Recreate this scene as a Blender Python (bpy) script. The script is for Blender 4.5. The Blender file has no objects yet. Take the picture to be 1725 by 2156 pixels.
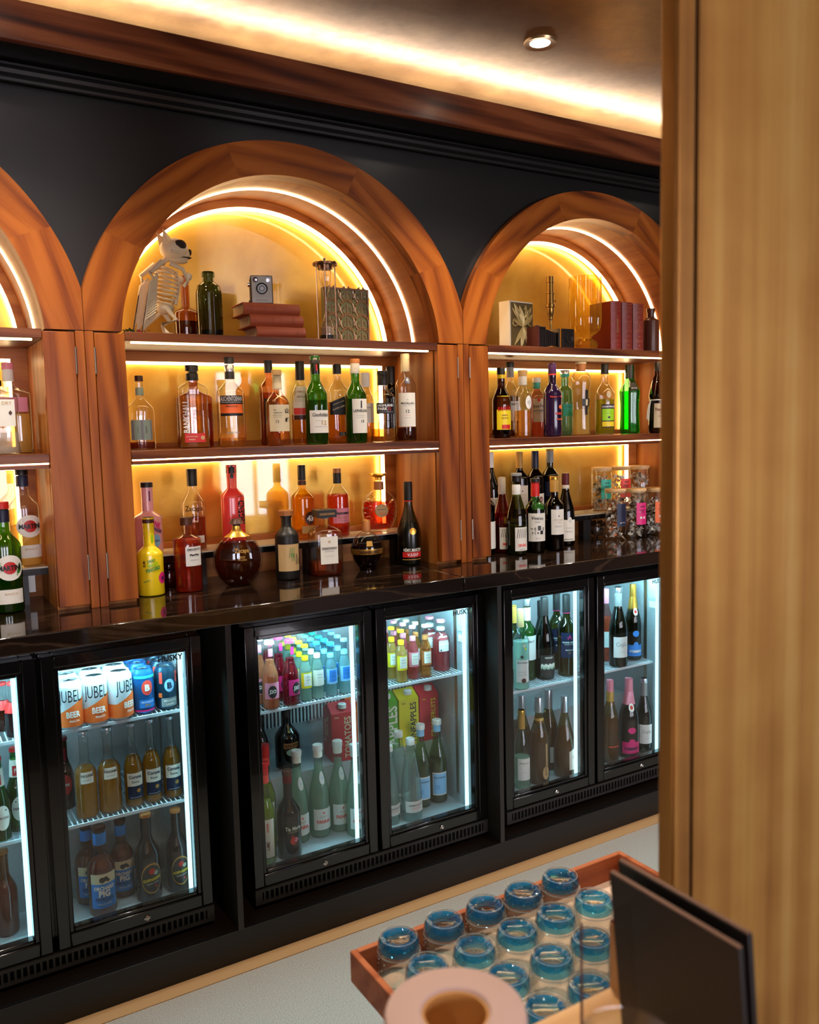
import bpy, bmesh, math, random
from mathutils import Vector, Matrix
random.seed(7)
sc = bpy.context.scene
C = bpy.context.scene.collection
PI = math.pi

# ------------------------------------------------------------------ camera
def cam_axes(pitch, yaw, roll):
    cy, sy, cp, sp = math.cos(yaw), math.sin(yaw), math.cos(pitch), math.sin(pitch)
    fwd = Vector((sy*cp, cy*cp, sp)); right = Vector((cy, -sy, 0)); up = right.cross(fwd)
    cr, sr = math.cos(roll), math.sin(roll)
    return cr*right+sr*up, -sr*right+cr*up, fwd
r_, u_, f_ = cam_axes(-.0966, .5414, -.0243)
cd = bpy.data.cameras.new('camera'); cam = bpy.data.objects.new('camera', cd); C.objects.link(cam)
cam.matrix_world = Matrix(((r_.x, u_.x, -f_.x, -.4711), (r_.y, u_.y, -f_.y, -2.4554), (r_.z, u_.z, -f_.z, .4717), (0, 0, 0, 1)))
cd.sensor_fit = 'HORIZONTAL'; cd.sensor_width = 36; cd.lens = 36*1811.4/1725
cd.clip_start = .02
cd.dof.use_dof = True; cd.dof.focus_distance = 2.9; cd.dof.aperture_fstop = 6.5
sc.camera = cam
# ------------------------------------------------------------------ world, exposure
w = bpy.data.worlds.new('world'); sc.world = w; w.use_nodes = True
w.node_tree.nodes['Background'].inputs[0].default_value = (1, .82, .66, 1)
w.node_tree.nodes['Background'].inputs[1].default_value = .25
sc.view_settings.view_transform = 'Standard'; sc.view_settings.look = 'None'
sc.view_settings.gamma = 1; sc.view_settings.use_curve_mapping = False
sc.view_settings.exposure = 1.12
sc.cycles.transparent_max_bounces = 40; sc.cycles.max_bounces = 14; sc.cycles.transmission_bounces = 14; sc.cycles.caustics_reflective = False; sc.cycles.caustics_refractive = False; sc.cycles.sample_clamp_indirect = 8
# the seen downlight first, then unseen ones added to brighten aisle and bar (fittings are built with the ceiling)
DOWN = [(1.21, -.45), (-.2, -.45), (2.6, -.45), (-1.6, -1.7), (.35, -1.45), (2.3, -1.7), (-.4, -3.4), (1.6, -3.4)]
CEIL = 1.565
for (x, y) in DOWN:
    l = bpy.data.lights.new('downlight_lamp', 'SPOT'); l.energy = 38; l.color = (1, .88, .74)
    l.spot_size = 1.9; l.spot_blend = .7; l.shadow_soft_size = .035
    o = bpy.data.objects.new('downlight_lamp', l); C.objects.link(o); o.location = (x, y, CEIL-.012)

# ------------------------------------------------------------------ materials
def lin(h):
    f = lambda v: v/12.92 if v <= .04045 else ((v+.055)/1.055)**2.4
    return tuple(f(int(h[i:i+2], 16)/255) for i in (0, 2, 4)) + (1,)
def nodes(name):
    m = bpy.data.materials.new(name); m.use_nodes = True; nt = m.node_tree; nt.nodes.clear()
    out = nt.nodes.new('ShaderNodeOutputMaterial')
    return m, nt, out
def N(nt, t, **k):
    n = nt.nodes.new('ShaderNode'+t)
    for a, v in k.items(): setattr(n, a, v)
    return n
def setin(n, **k):
    for a, v in k.items(): n.inputs[a.replace('_', ' ')].default_value = v
def pbr(name, col, rough=.5, metal=0., coat=0., trans=0., ior=1.45, emis=None, es=0., noise=None, spec=.5):
    m, nt, out = nodes(name); b = N(nt, 'BsdfPrincipled'); nt.links.new(b.outputs[0], out.inputs[0])
    c = lin(col) if isinstance(col, str) else tuple(col)+(1,)
    setin(b, Base_Color=c, Roughness=rough, Metallic=metal, IOR=ior)
    b.inputs['Coat Weight'].default_value = coat; b.inputs['Coat Roughness'].default_value = .04
    b.inputs['Transmission Weight'].default_value = trans; b.inputs['Specular IOR Level'].default_value = spec
    if emis:
        b.inputs['Emission Color'].default_value = lin(emis); b.inputs['Emission Strength'].default_value = es
    if noise:   # (scale, bump strength, bump distance)
        tc = N(nt, 'TexCoord'); t = N(nt, 'TexNoise'); bp = N(nt, 'Bump'); setin(t, Scale=noise[0], Detail=4.)
        setin(bp, Strength=noise[1], Distance=noise[2]); nt.links.new(tc.outputs['Object'], t.inputs['Vector'])
        nt.links.new(t.outputs['Fac'], bp.inputs['Height']); nt.links.new(bp.outputs[0], b.inputs['Normal'])
    return m
def emit(name, col, s):
    m, nt, out = nodes(name); e = N(nt, 'Emission'); nt.links.new(e.outputs[0], out.inputs[0])
    e.inputs[0].default_value = lin(col); e.inputs[1].default_value = s
    return m
def thin_glass(name, col, gloss=1., edge=1.6, rough=.015, base=.06, n=2., scatter=0.):
    """clear or tinted container glass: tint deepens towards grazing view, gloss by facing ratio"""
    m, nt, out = nodes(name); L = nt.links.new
    lw = N(nt, 'LayerWeight'); lw.inputs[0].default_value = .5
    c = tuple(v**(1/n) for v in lin(col)); tr = N(nt, 'BsdfTransparent'); gl = N(nt, 'BsdfGlossy'); gl.inputs['Roughness'].default_value = rough
    mx = N(nt, 'MixRGB'); mx.inputs[1].default_value = c; mx.inputs[2].default_value = tuple(v**edge*.62 for v in c[:3])+(1,)
    pw = N(nt, 'Math', operation='POWER'); pw.inputs[1].default_value = 3.
    L(lw.outputs['Facing'], pw.inputs[0]); L(pw.outputs[0], mx.inputs[0]); L(mx.outputs[0], tr.inputs[0])
    pw2 = N(nt, 'Math', operation='POWER'); pw2.inputs[1].default_value = 4.
    ml = N(nt, 'Math', operation='MULTIPLY_ADD'); ml.inputs[1].default_value = .85*gloss; ml.inputs[2].default_value = base*gloss
    L(lw.outputs['Facing'], pw2.inputs[0]); L(pw2.outputs[0], ml.inputs[0])
    ms = N(nt, 'MixShader'); L(ml.outputs[0], ms.inputs[0]); L(tr.outputs[0], ms.inputs[1]); L(gl.outputs[0], ms.inputs[2])
    if scatter:
        d = N(nt, 'BsdfDiffuse'); d.inputs[0].default_value = lin(col); tl = N(nt, 'BsdfTranslucent'); tl.inputs[0].default_value = lin(col)
        a1 = N(nt, 'MixShader'); L(d.outputs[0], a1.inputs[1]); L(tl.outputs[0], a1.inputs[2])
        a2 = N(nt, 'MixShader'); a2.inputs[0].default_value = scatter; L(ms.outputs[0], a2.inputs[1]); L(a1.outputs[0], a2.inputs[2]); L(a2.outputs[0], out.inputs[0])
    else: L(ms.outputs[0], out.inputs[0])
    return m
def ramp(nt, stops):
    r = N(nt, 'ValToRGB'); e = r.color_ramp.elements
    while len(e) < len(stops): e.new(.5)
    for i, (p, c) in enumerate(stops): e[i].position = p; e[i].color = lin(c) if isinstance(c, str) else c
    return r
def wood(name, axis, stops, scale=1., rough=.38, coat=.15):
    m, nt, out = nodes(name); L = nt.links.new; b = N(nt, 'BsdfPrincipled'); L(b.outputs[0], out.inputs[0])
    tc = N(nt, 'TexCoord'); oi = N(nt, 'ObjectInfo'); ad = N(nt, 'VectorMath', operation='MULTIPLY_ADD')
    L(oi.outputs['Random'], ad.inputs[0]); ad.inputs[1].default_value = (13.1, 7.7, 5.3); L(tc.outputs['Object'], ad.inputs[2])
    mp = N(nt, 'Mapping'); s = [9*scale]*3; s[axis] = .9*scale; mp.inputs['Scale'].default_value = s
    L(ad.outputs[0], mp.inputs[0])
    n1 = N(nt, 'TexNoise'); setin(n1, Scale=1.6, Detail=3., Distortion=1.3); L(mp.outputs[0], n1.inputs['Vector'])
    wv = N(nt, 'TexWave', wave_type='BANDS', bands_direction='DIAGONAL'); setin(wv, Scale=1.1, Distortion=5., Detail=3.)
    wv.inputs['Detail Scale'].default_value = 1.2; L(mp.outputs[0], wv.inputs['Vector'])
    mp2 = N(nt, 'Mapping'); s2 = [170*scale]*3; s2[axis] = 5*scale; mp2.inputs['Scale'].default_value = s2; L(ad.outputs[0], mp2.inputs[0])
    n2 = N(nt, 'TexNoise'); setin(n2, Scale=1., Detail=2.); L(mp2.outputs[0], n2.inputs['Vector'])
    m1 = N(nt, 'Math', operation='MULTIPLY_ADD'); L(n1.outputs['Fac'], m1.inputs[0]); m1.inputs[1].default_value = .68
    m0 = N(nt, 'Math', operation='MULTIPLY'); L(wv.outputs['Fac'], m0.inputs[0]); m0.inputs[1].default_value = .30; L(m0.outputs[0], m1.inputs[2])
    m2 = N(nt, 'Math', operation='MULTIPLY_ADD'); L(n2.outputs['Fac'], m2.inputs[0]); m2.inputs[1].default_value = .22; L(m1.outputs[0], m2.inputs[2])
    r = ramp(nt, stops); L(m2.outputs[0], r.inputs[0]); L(r.outputs[0], b.inputs['Base Color'])
    bp = N(nt, 'Bump'); setin(bp, Strength=.12, Distance=.0006); L(n2.outputs['Fac'], bp.inputs['Height']); L(bp.outputs[0], b.inputs['Normal'])
    setin(b, Roughness=rough); b.inputs['Coat Weight'].default_value = coat*.3; b.inputs['Coat Roughness'].default_value = .2; b.inputs['Specular IOR Level'].default_value = .22
    return m
WST = [(.26, '3a1405'), (.42, '7c3a0e'), (.58, '944b12'), (.78, 'a65a1b')]
LST = [(.26, '7a3c14'), (.45, 'a25c24'), (.6, 'b06a2e'), (.8, 'bb7838')]
WOOD = [wood('walnut_x', 0, WST), wood('walnut_y', 1, WST), wood('walnut_z', 2, WST)]
WOODL = [wood('honey_veneer_x', 0, LST, rough=.45), wood('honey_veneer_y', 1, LST, .5, rough=.45), wood('honey_veneer_z', 2, LST, rough=.45)]
DST = [(.28, '2a120a'), (.45, '552814'), (.6, '6b361b'), (.75, '7d4525')]
WDARK = wood('dark_walnut_x', 0, DST)
TRAYW = wood('cherry_tray_wood', 0, [(.3, '7a3b22'), (.5, '97502f'), (.7, 'a9603c')], rough=.45)
PALEW = wood('pale_bar_wood', 0, [(.3, 'b98a58'), (.5, 'c99a66'), (.7, 'd6aa78')], rough=.4)
LIDW = wood('bamboo_lid_wood', 0, [(.3, 'b98d58'), (.5, 'cfa56d'), (.7, 'dbb683')], rough=.5)

def gold_panel():
    m, nt, out = nodes('brushed_gold_panel'); L = nt.links.new; b = N(nt, 'BsdfPrincipled'); L(b.outputs[0], out.inputs[0])
    tc = N(nt, 'TexCoord'); n = N(nt, 'TexNoise'); setin(n, Scale=3.2, Detail=5., Distortion=.8); L(tc.outputs['Object'], n.inputs['Vector'])
    mp = N(nt, 'Mapping'); mp.inputs['Scale'].default_value = (14, 14, 120); L(tc.outputs['Object'], mp.inputs[0])
    n2 = N(nt, 'TexNoise'); setin(n2, Scale=4., Detail=3.); L(mp.outputs[0], n2.inputs['Vector'])
    r = ramp(nt, [(.3, 'b8842a'), (.55, 'd6a440'), (.75, 'e0b455')]); L(n.outputs['Fac'], r.inputs[0]); L(r.outputs[0], b.inputs['Base Color'])
    bp = N(nt, 'Bump'); setin(bp, Strength=.25, Distance=.0012); L(n2.outputs['Fac'], bp.inputs['Height']); L(bp.outputs[0], b.inputs['Normal'])
    setin(b, Metallic=.65, Roughness=.34); b.inputs['Coat Weight'].default_value = .8; b.inputs['Coat Roughness'].default_value = .03; b.inputs['Coat IOR'].default_value = 1.6
    return m
GOLDP = gold_panel()
def gold_ceiling():
    m, nt, out = nodes('aged_gold_leaf'); L = nt.links.new; b = N(nt, 'BsdfPrincipled'); L(b.outputs[0], out.inputs[0])
    tc = N(nt, 'TexCoord'); n = N(nt, 'TexNoise'); setin(n, Scale=2.2, Detail=8., Roughness=.65); L(tc.outputs['Object'], n.inputs['Vector'])
    r = ramp(nt, [(.3, '5c422a'), (.5, '866a48'), (.64, '9e7e54'), (.76, 'c0943e')]); L(n.outputs['Fac'], r.inputs[0]); L(r.outputs[0], b.inputs['Base Color'])
    n2 = N(nt, 'TexNoise'); setin(n2, Scale=34., Detail=6.); L(tc.outputs['Object'], n2.inputs['Vector'])
    rr = N(nt, 'MapRange'); rr.inputs[3].default_value = .24; rr.inputs[4].default_value = .44; L(n2.outputs['Fac'], rr.inputs[0]); L(rr.outputs[0], b.inputs['Roughness'])
    bp = N(nt, 'Bump'); setin(bp, Strength=.3, Distance=.002); L(n2.outputs['Fac'], bp.inputs['Height']); L(bp.outputs[0], b.inputs['Normal'])
    setin(b, Metallic=.6)
    return m
def stone():
    m, nt, out = nodes('dark_polished_marble'); L = nt.links.new; b = N(nt, 'BsdfPrincipled'); L(b.outputs[0], out.inputs[0])
    tc = N(nt, 'TexCoord'); mp = N(nt, 'Mapping'); mp.inputs['Scale'].default_value = (.7, 5, 5); mp.inputs['Rotation'].default_value = (0, 0, .12); L(tc.outputs['Object'], mp.inputs[0])
    n = N(nt, 'TexNoise'); setin(n, Scale=1.3, Detail=6., Distortion=1.2); L(mp.outputs[0], n.inputs['Vector'])
    r = ramp(nt, [(.3, '0d0907'), (.47, '1a110c'), (.497, '3c2c20'), (.510, '1c120d'), (.7, '2b1b12')]); L(n.outputs['Fac'], r.inputs[0]); L(r.outputs[0], b.inputs['Base Color'])
    setin(b, Roughness=.06); b.inputs['Specular IOR Level'].default_value = .8
    return m
def terrazzo():
    m, nt, out = nodes('speckled_grey_floor'); L = nt.links.new; b = N(nt, 'BsdfPrincipled'); L(b.outputs[0], out.inputs[0])
    tc = N(nt, 'TexCoord'); n = N(nt, 'TexNoise'); setin(n, Scale=420., Detail=2.); L(tc.outputs['Object'], n.inputs['Vector'])
    r = ramp(nt, [(.3, '66605a'), (.5, '98928a'), (.7, 'b6b0a8')]); L(n.outputs['Fac'], r.inputs[0]); L(r.outputs[0], b.inputs['Base Color'])
    setin(b, Roughness=.55)
    return m
def brass_cladding():
    m, nt, out = nodes('patinated_brass'); L = nt.links.new; b = N(nt, 'BsdfPrincipled'); L(b.outputs[0], out.inputs[0])
    tc = N(nt, 'TexCoord'); mp = N(nt, 'Mapping'); mp.inputs['Scale'].default_value = (17, 17, .4); L(tc.outputs['Object'], mp.inputs[0])
    n = N(nt, 'TexNoise'); setin(n, Scale=1.6, Detail=5.); L(mp.outputs[0], n.inputs['Vector'])
    n2 = N(nt, 'TexNoise'); setin(n2, Scale=9., Detail=5.); L(tc.outputs['Object'], n2.inputs['Vector'])
    a = N(nt, 'Math', operation='MULTIPLY_ADD'); L(n2.outputs['Fac'], a.inputs[0]); a.inputs[1].default_value = .3
    a0 = N(nt, 'Math', operation='MULTIPLY'); L(n.outputs['Fac'], a0.inputs[0]); a0.inputs[1].default_value = .7; L(a0.outputs[0], a.inputs[2])
    r = ramp(nt, [(.28, '8e5e2e'), (.46, 'bc8442'), (.58, 'cf9a50'), (.74, 'deb068')]); L(a.outputs[0], r.inputs[0]); L(r.outputs[0], b.inputs['Base Color'])
    setin(b, Metallic=.65, Roughness=.34)
    return m
def embossed():
    m, nt, out = nodes('stucco_embossed_aluminium'); L = nt.links.new; b = N(nt, 'BsdfPrincipled'); L(b.outputs[0], out.inputs[0])
    tc = N(nt, 'TexCoord'); n = N(nt, 'TexVoronoi'); setin(n, Scale=210.); L(tc.outputs['Object'], n.inputs['Vector'])
    bp = N(nt, 'Bump'); setin(bp, Strength=.6, Distance=.0015); L(n.outputs['Distance'], bp.inputs['Height']); L(bp.outputs[0], b.inputs['Normal'])
    setin(b, Base_Color=lin('b4babb'), Metallic=.3, Roughness=.38)
    return m
CEILM, STONE, FLOORM, BRASSM, EMBOSS = gold_ceiling(), stone(), terrazzo(), brass_cladding(), embossed()
BLACKWALL = pbr('black_satin_paint', '181615', .32)
BLACKLAM = pbr('black_laminate', '15110f', .4)
GLOSSBLK = pbr('gloss_black_plastic', '0b0a0a', .16, coat=.4)
GREYBLK = pbr('grey_black_steel', '2a2623', .45)
GROOVE = pbr('shadow_gap_black', '070504', .8)
STEEL = pbr('polished_steel', 'c9c7c2', .22, 1)
BRUSHED = pbr('hinge_steel', 'b0a28e', .35, 1)
LEDW = emit('warm_led', 'ffd9a0', 7.5)
LEDC = emit('cove_led', 'ffe8d2', 24.)
LEDF = emit('cool_fridge_led', 'a4eaff', 75.)
LEDV = emit('cool_fridge_side_led', 'a8e6f6', 1.3)
M_ = {}
def mat(key, *a, **k):
    if key not in M_: M_[key] = pbr(key, *a, **k)
    return M_[key]
for k_, c_ in dict(cream='d9c7a0', white='e6e2da', black='100d0c', red='c8221c', darkred='6d1218', orange='ee6b2a', gold='b8893a', navy='1d2440', blue='2e7fd0', green='2d8a3c', teal='36b39a', yellow='e8cc1e', pink='e58a9c', grey='8a8a88', brown='4a2414', purple='4a1a5c', magenta='e02a78', lime='9ad016', tan='c6a26e', lightgreen='9fb59a', sky='8fc4ea', wine='5a1420', coral='f04a3c', ivory='efe8d8', charcoal='2c2826', copper='b5713a').items():
    mat(k_, c_, .45)
mat('goldfoil', 'd8a848', .3, .9); mat('silverfoil', 'c8ccd0', .3, .9); mat('chrome', 'd8d8d8', .12, 1)
def shade(key, col): return mat(key, col, .5)
GL = {}
def glass(key, col=None, **k):
    if key not in GL: GL[key] = thin_glass('glass_'+key, col, **k)
    return GL[key]
glass('clear', 'f4f4f0'); glass('frost', 'e6e8e4', rough=.15); glass('green', '3f9a35'); glass('olive', '55601c'); glass('dkgreen', '1c2a12')
glass('amber', 'b86a2a'); glass('brown', '4a220c'); glass('black', '0c0a08', base=.06); glass('teal', '86d8c4'); glass('purple', '2a1038')
glass('aqua', 'd4eee8'); glass('blueish', 'b4dcec'); glass('rose', 'e8a8a8'); glass('gold', 'f0b428'); glass('bluebase', '2a9ae0', edge=1.2, n=3.5, scatter=.1)
glass('acrylic', 'f6f4f4', base=.03); glass('fridge', 'f2f6f6', base=.035); glass('seagreen', 'cdebd6'); glass('brandyg', '4c5a18', rough=.22)
LQ = {}
def liquid(key, col=None):
    if key not in LQ: LQ[key] = thin_glass('liquid_'+key, col, gloss=.5, edge=1.5, scatter=.42 if key in ('aquag', 'pale', 'beer', 'peach', 'pink', 'lime', 'tawny', 'olive') else .22)
    return LQ[key]
for k_, c_ in dict(whisky='f4ac46', amber='d88034', dark='6a2a14', pale='f2d27a', red='dc4422', yellow='f5c010', green='10b818', lemon='c8c818', water='f4f8f6', pink='f07a80', peach='f6a070', blood='d84838', beer='f2ac34', wine='2a0408', olive='8a9430', rum='b4562a', berry='c82048', lime='b8cc3c', rosewine='b01030', tawny='d08c40', aquag='e2f6ec').items():
    liquid(k_, c_)

# ------------------------------------------------------------------ mesh helpers
class MB:
    def __init__(s): s.v, s.f, s.m = [], [], []
    def add(s, v, f, mi=0):
        o = len(s.v); s.v += [tuple(p) for p in v]; s.f += [tuple(i+o for i in q) for q in f]; s.m += [mi]*len(f); return s
    def box(s, x0, x1, y0, y1, z0, z1, mi=0):
        v = [(x, y, z) for z in (z0, z1) for y in (y0, y1) for x in (x0, x1)]
        return s.add(v, [(0, 2, 3, 1), (4, 5, 7, 6), (0, 1, 5, 4), (2, 6, 7, 3), (0, 4, 6, 2), (1, 3, 7, 5)], mi)
    def lathe(s, prof, n=28, mi=0, c=(0, 0, 0), p=2., sx=1., sy=1.):
        """prof: (r, z) from the bottom up; r = 0 closes"""
        v, rows = [], []
        for r, z in prof:
            if r <= 1e-7: rows.append([len(v)]); v.append((c[0], c[1], c[2]+z)); continue
            row = []
            for i in range(n):
                a = 2*PI*i/n; k = kfac(a, p)
                row.append(len(v)); v.append((c[0]+math.sin(a)*r*k*sx, c[1]-math.cos(a)*r*k*sy, c[2]+z))
            rows.append(row)
        f = []
        for A, B in zip(rows, rows[1:]):
            if len(A) == 1 and len(B) == 1: continue
            for i in range(n):
                j = (i+1) % n
                if len(A) == 1: f.append((A[0], B[j], B[i]))
                elif len(B) == 1: f.append((A[i], A[j], B[0]))
                else: f.append((A[i], A[j], B[j], B[i]))
        return s.add(v, f, mi)
    def tube(s, pts, r, n=7, mi=0, closed=False):
        pts = [Vector(p) for p in pts]; m = len(pts); rr = r if isinstance(r, (list, tuple)) else [r]*m
        v, f = [], []; up = Vector((0, 0, 1))
        for i, p in enumerate(pts):
            a = pts[i-1] if (i or closed) else p; b = pts[(i+1) % m] if (i < m-1 or closed) else p
            t = (b-a).normalized(); q = up if abs(t.dot(up)) < .92 else Vector((1, 0, 0))
            e1 = t.cross(q).normalized(); e2 = t.cross(e1)
            for k in range(n):
                an = 2*PI*k/n; v.append(p+(e1*math.cos(an)+e2*math.sin(an))*rr[i])
        for i in range(m if closed else m-1):
            for k in range(n):
                j, l = (i+1) % m, (k+1) % n; f.append((i*n+k, i*n+l, j*n+l, j*n+k))
        if not closed: f += [tuple(range(n))[::-1], tuple(range((m-1)*n, m*n))]
        return s.add(v, f, mi)
    def ball(s, c, rx, ry=None, rz=None, n=12, mi=0):
        ry = ry or rx; rz = rz or rx; h = n//2+1
        return s.lathe([(math.sin(PI*i/h)*rx, -math.cos(PI*i/h)*rz) for i in range(h+1)], n, mi, c, 2., 1., ry/rx)
    def prism(s, poly, d0, d1, plane='xz', mi=0):
        n = len(poly)
        pt = (lambda a, b, d: (a, d, b)) if plane == 'xz' else ((lambda a, b, d: (a, b, d)) if plane == 'xy' else (lambda a, b, d: (d, a, b)))
        v = [pt(a, b, d0) for a, b in poly]+[pt(a, b, d1) for a, b in poly]
        return s.add(v, [tuple(range(n)), tuple(range(2*n-1, n-1, -1))]+[(i, i+n, (i+1) % n+n, (i+1) % n) for i in range(n)], mi)
    def ring(s, x0, x1, z0, z1, m, y0, y1, mi=0):
        """rectangular frame; m = margins left, right, bottom, top"""
        s.box(x0, x0+m[0], y0, y1, z0, z1, mi); s.box(x1-m[1], x1, y0, y1, z0, z1, mi)
        s.box(x0+m[0], x1-m[1], y0, y1, z0, z0+m[2], mi); return s.box(x0+m[0], x1-m[1], y0, y1, z1-m[3], z1, mi)
    def xform(s, M, start=0):
        s.v[start:] = [tuple(M @ Vector(p)) for p in s.v[start:]]; return s
    def build(s, name, mats, parent=None, loc=None, rot=None, smooth=True, bevel=0, ang=38):
        me = bpy.data.meshes.new(name); me.from_pydata(s.v, [], s.f); me.validate()
        for m in (mats if isinstance(mats, (list, tuple)) else [mats]): me.materials.append(m)
        if len(me.polygons) == len(s.m): me.polygons.foreach_set('material_index', s.m)
        bm = bmesh.new(); bm.from_mesh(me); bmesh.ops.recalc_face_normals(bm, faces=bm.faces); bm.to_mesh(me); bm.free()
        if smooth:
            me.polygons.foreach_set('use_smooth', [True]*len(me.polygons)); me.set_sharp_from_angle(angle=math.radians(ang))
        o = bpy.data.objects.new(name, me); C.objects.link(o)
        if parent: o.parent = parent
        if loc: o.location = loc
        if rot: o.rotation_euler = rot
        if bevel:
            b = o.modifiers.new('bevel', 'BEVEL'); b.width = bevel; b.segments = 2; b.limit_method = 'ANGLE'
        return o
def kfac(a, p):
    return 1. if p == 2. else (abs(math.cos(a))**p+abs(math.sin(a))**p)**(-1/p)
def tag(o, label, cat, group=None):
    o['label'] = label; o['category'] = cat
    if group: o['group'] = group
    return o
def thing(name, label, cat, loc=(0, 0, 0), group=None, rz=0):
    o = bpy.data.objects.new(name, None); C.objects.link(o); o.location = loc; o.rotation_euler = (0, 0, rz); o.empty_display_size = .02
    return tag(o, label, cat, group)
def struct(o): o['kind'] = 'structure'; return o
def copy_tree(o, parent=None):
    kids = list(o.children); c = o.copy(); C.objects.link(c); c.parent = parent
    for ch in kids: copy_tree(ch, c)
    return c
def dup(o, loc, label=None, group=None, rz=None):
    c = copy_tree(o); c.location = loc
    if label: c['label'] = label
    if group: c['group'] = group
    if rz is not None: c.rotation_euler = (0, 0, rz)
    return c
TXT = {}
def text_mesh(s, bold=.0):
    k = (s, bold)
    if k not in TXT:
        cu = bpy.data.curves.new('lettering', 'FONT'); cu.body = s; cu.size = 1; cu.resolution_u = 2; cu.offset = bold; cu.align_x = 'CENTER'; cu.align_y = 'CENTER'
        o = bpy.data.objects.new('lettering', cu); C.objects.link(o)
        dg = bpy.context.evaluated_depsgraph_get(); dg.update()
        me = bpy.data.meshes.new_from_object(o.evaluated_get(dg))
        v = [(p.co.x, p.co.y) for p in me.vertices]; f = [tuple(p.vertices) for p in me.polygons]
        bpy.data.objects.remove(o); bpy.data.curves.remove(cu); bpy.data.meshes.remove(me)
        xs = [a for a, b in v] or [0]; ys = [b for a, b in v] or [0]
        cx, cy, wd, ht = (min(xs)+max(xs))/2, (min(ys)+max(ys))/2, max(max(xs)-min(xs), .01), max(max(ys)-min(ys), .01)
        TXT[k] = ([((a-cx)/wd, (b-cy)/wd) for a, b in v], f, ht/wd)
    return TXT[k]
def flat_text(mb, s, width, place, mi=0, ys=1., bold=.012):
    """place(a, b) -> 3d point; a, b in metres on the face"""
    v, f, _ = text_mesh(s, bold); mb.add([place(a*width, b*width*ys) for a, b in v], f, mi)

# ================================================================== THE ROOM
FZ = -1.10                                   # floor level; the back counter top is z = 0
PER = 1.2365; HP = PER/2                     # bay width of the arched niches
o = MB().box(-3.2, 4.6, -2.2, .55, FZ-.05, FZ).build('floor', FLOORM); struct(o)
o = MB().box(-3.2, 4.6, -7, -2.2005, FZ-.05, FZ).build('floor_lounge', pbr('dark_unseen_floor', '33261d', .9, noise=(90, .4, .003))); struct(o)  # unseen floor, added dark so the lower pillar reflects less light
o = MB().box(-3.2, 4.6, -.155, -.1005, FZ-.001, FZ+.003).build('floor_strip', pbr('tan_floor_strip', 'a8835a', .55, noise=(300, .2, .001))); struct(o)  # thin tan strip on the floor along the plinth
CEIL = 1.565
o = MB().box(-3.2, 4.6, -7, .035, CEIL, CEIL+.05).build('ceiling', CEILM); struct(o)
PLASTER = pbr('warm_plaster', '5c4838', .7)
o = MB().box(-3.25, -3.2, -7, .55, FZ, CEIL).build('wall_left', PLASTER); struct(o)
o = MB().box(4.6, 4.65, -7, .55, FZ, CEIL).build('wall_right', PLASTER); struct(o)
mb = MB(); WX = [-2.6, -1.1, .4, 1.9, 3.4]
mb.box(-3.2, 4.6, -7.1, -7, FZ, -.6); mb.box(-3.2, 4.6, -7.1, -7, 1.25, CEIL)
ed = [-3.2]+[v for x in WX for v in (x-.5, x+.5)]+[4.6]
for a, b in zip(ed[::2], ed[1::2]): mb.box(a, b, -7.1, -7, -.6, 1.25)
struct(mb.build('wall_front', PLASTER))
DAY = emit('daylight_pane', 'f3f0ff', 7.)
for i, x in enumerate(WX):
    wn = MB().ring(x-.5, x+.5, -.6, 1.25, (.05,)*4, -7.08, -7.0).box(x-.02, x+.02, -7.07, -7.01, -.55, 1.2).build('window_%d' % (i+1), mat('charcoal', '2c2826')); struct(wn)
    MB().box(x-.45, x+.45, -7.06, -7.05, -.55, 1.2).build('pane', DAY, wn)
# black back wall with the arch openings cut out
def arc_z(x, r, cz): return cz+math.sqrt(max(r*r-x*x, 0))
mb = MB()
for k in (-1, 0, 1):
    cx = HP+k*PER; n = 40; pv = None
    for i in range(n+1):
        x = -HP+PER*i/n; z = max(arc_z(x, .585, .70), .74)
        cur = (cx+x, z)
        if pv: mb.add([(pv[0], .03, pv[1]), (cur[0], .03, cur[1]), (cur[0], .03, 1.62), (pv[0], .03, 1.62)], [(0, 1, 2, 3)])
        pv = cur
mb.box(-PER, 2*PER, .36, .40, -.04, 1.62)
struct(MB().box(-3.2, -PER-.001, .03, .06, FZ, 1.62).build('wall_back_left', BLACKWALL)); struct(MB().box(2*PER+.001, 4.6, .03, .06, FZ, 1.62).build('wall_back_right', BLACKWALL))
struct(mb.build('wall_back', BLACKWALL))
# cornice: ridged black moulding, soffit board, walnut fascia with the light cove behind it
o = MB().tube([(-3.2, .012, 1.381), (4.6, .012, 1.381)], .009, 8).tube([(-3.2, .006, 1.400), (4.6, .006, 1.400)], .013, 8).box(-3.2, 4.6, -.004, .03, 1.410, 1.416).build('trim_2', BLACKWALL); struct(o)
o = MB().box(-3.2, 4.6, -.128, .03, 1.422, 1.434).build('trim_3', BLACKWALL); struct(o)
o = MB().box(-3.2, 4.6, -.15, -.128, 1.412, 1.507).build('trim_4', WDARK, bevel=.004); struct(o)
struct(MB().box(-3.2, 4.6, -.10, -.03, 1.434, 1.494).build('trim_5', BLACKWALL))
o = MB().box(-3.2, 4.6, -.085, -.06, 1.4945, 1.500).build('cove_light', LEDC)
tag(o, 'long warm light strip hidden in the cove behind the walnut fascia', 'light strip')
RIMG = mat('downlight_rim', 'b89a70', .3, .8); LAMP = emit('downlight_lens', 'fff0d8', 30.)
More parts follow.
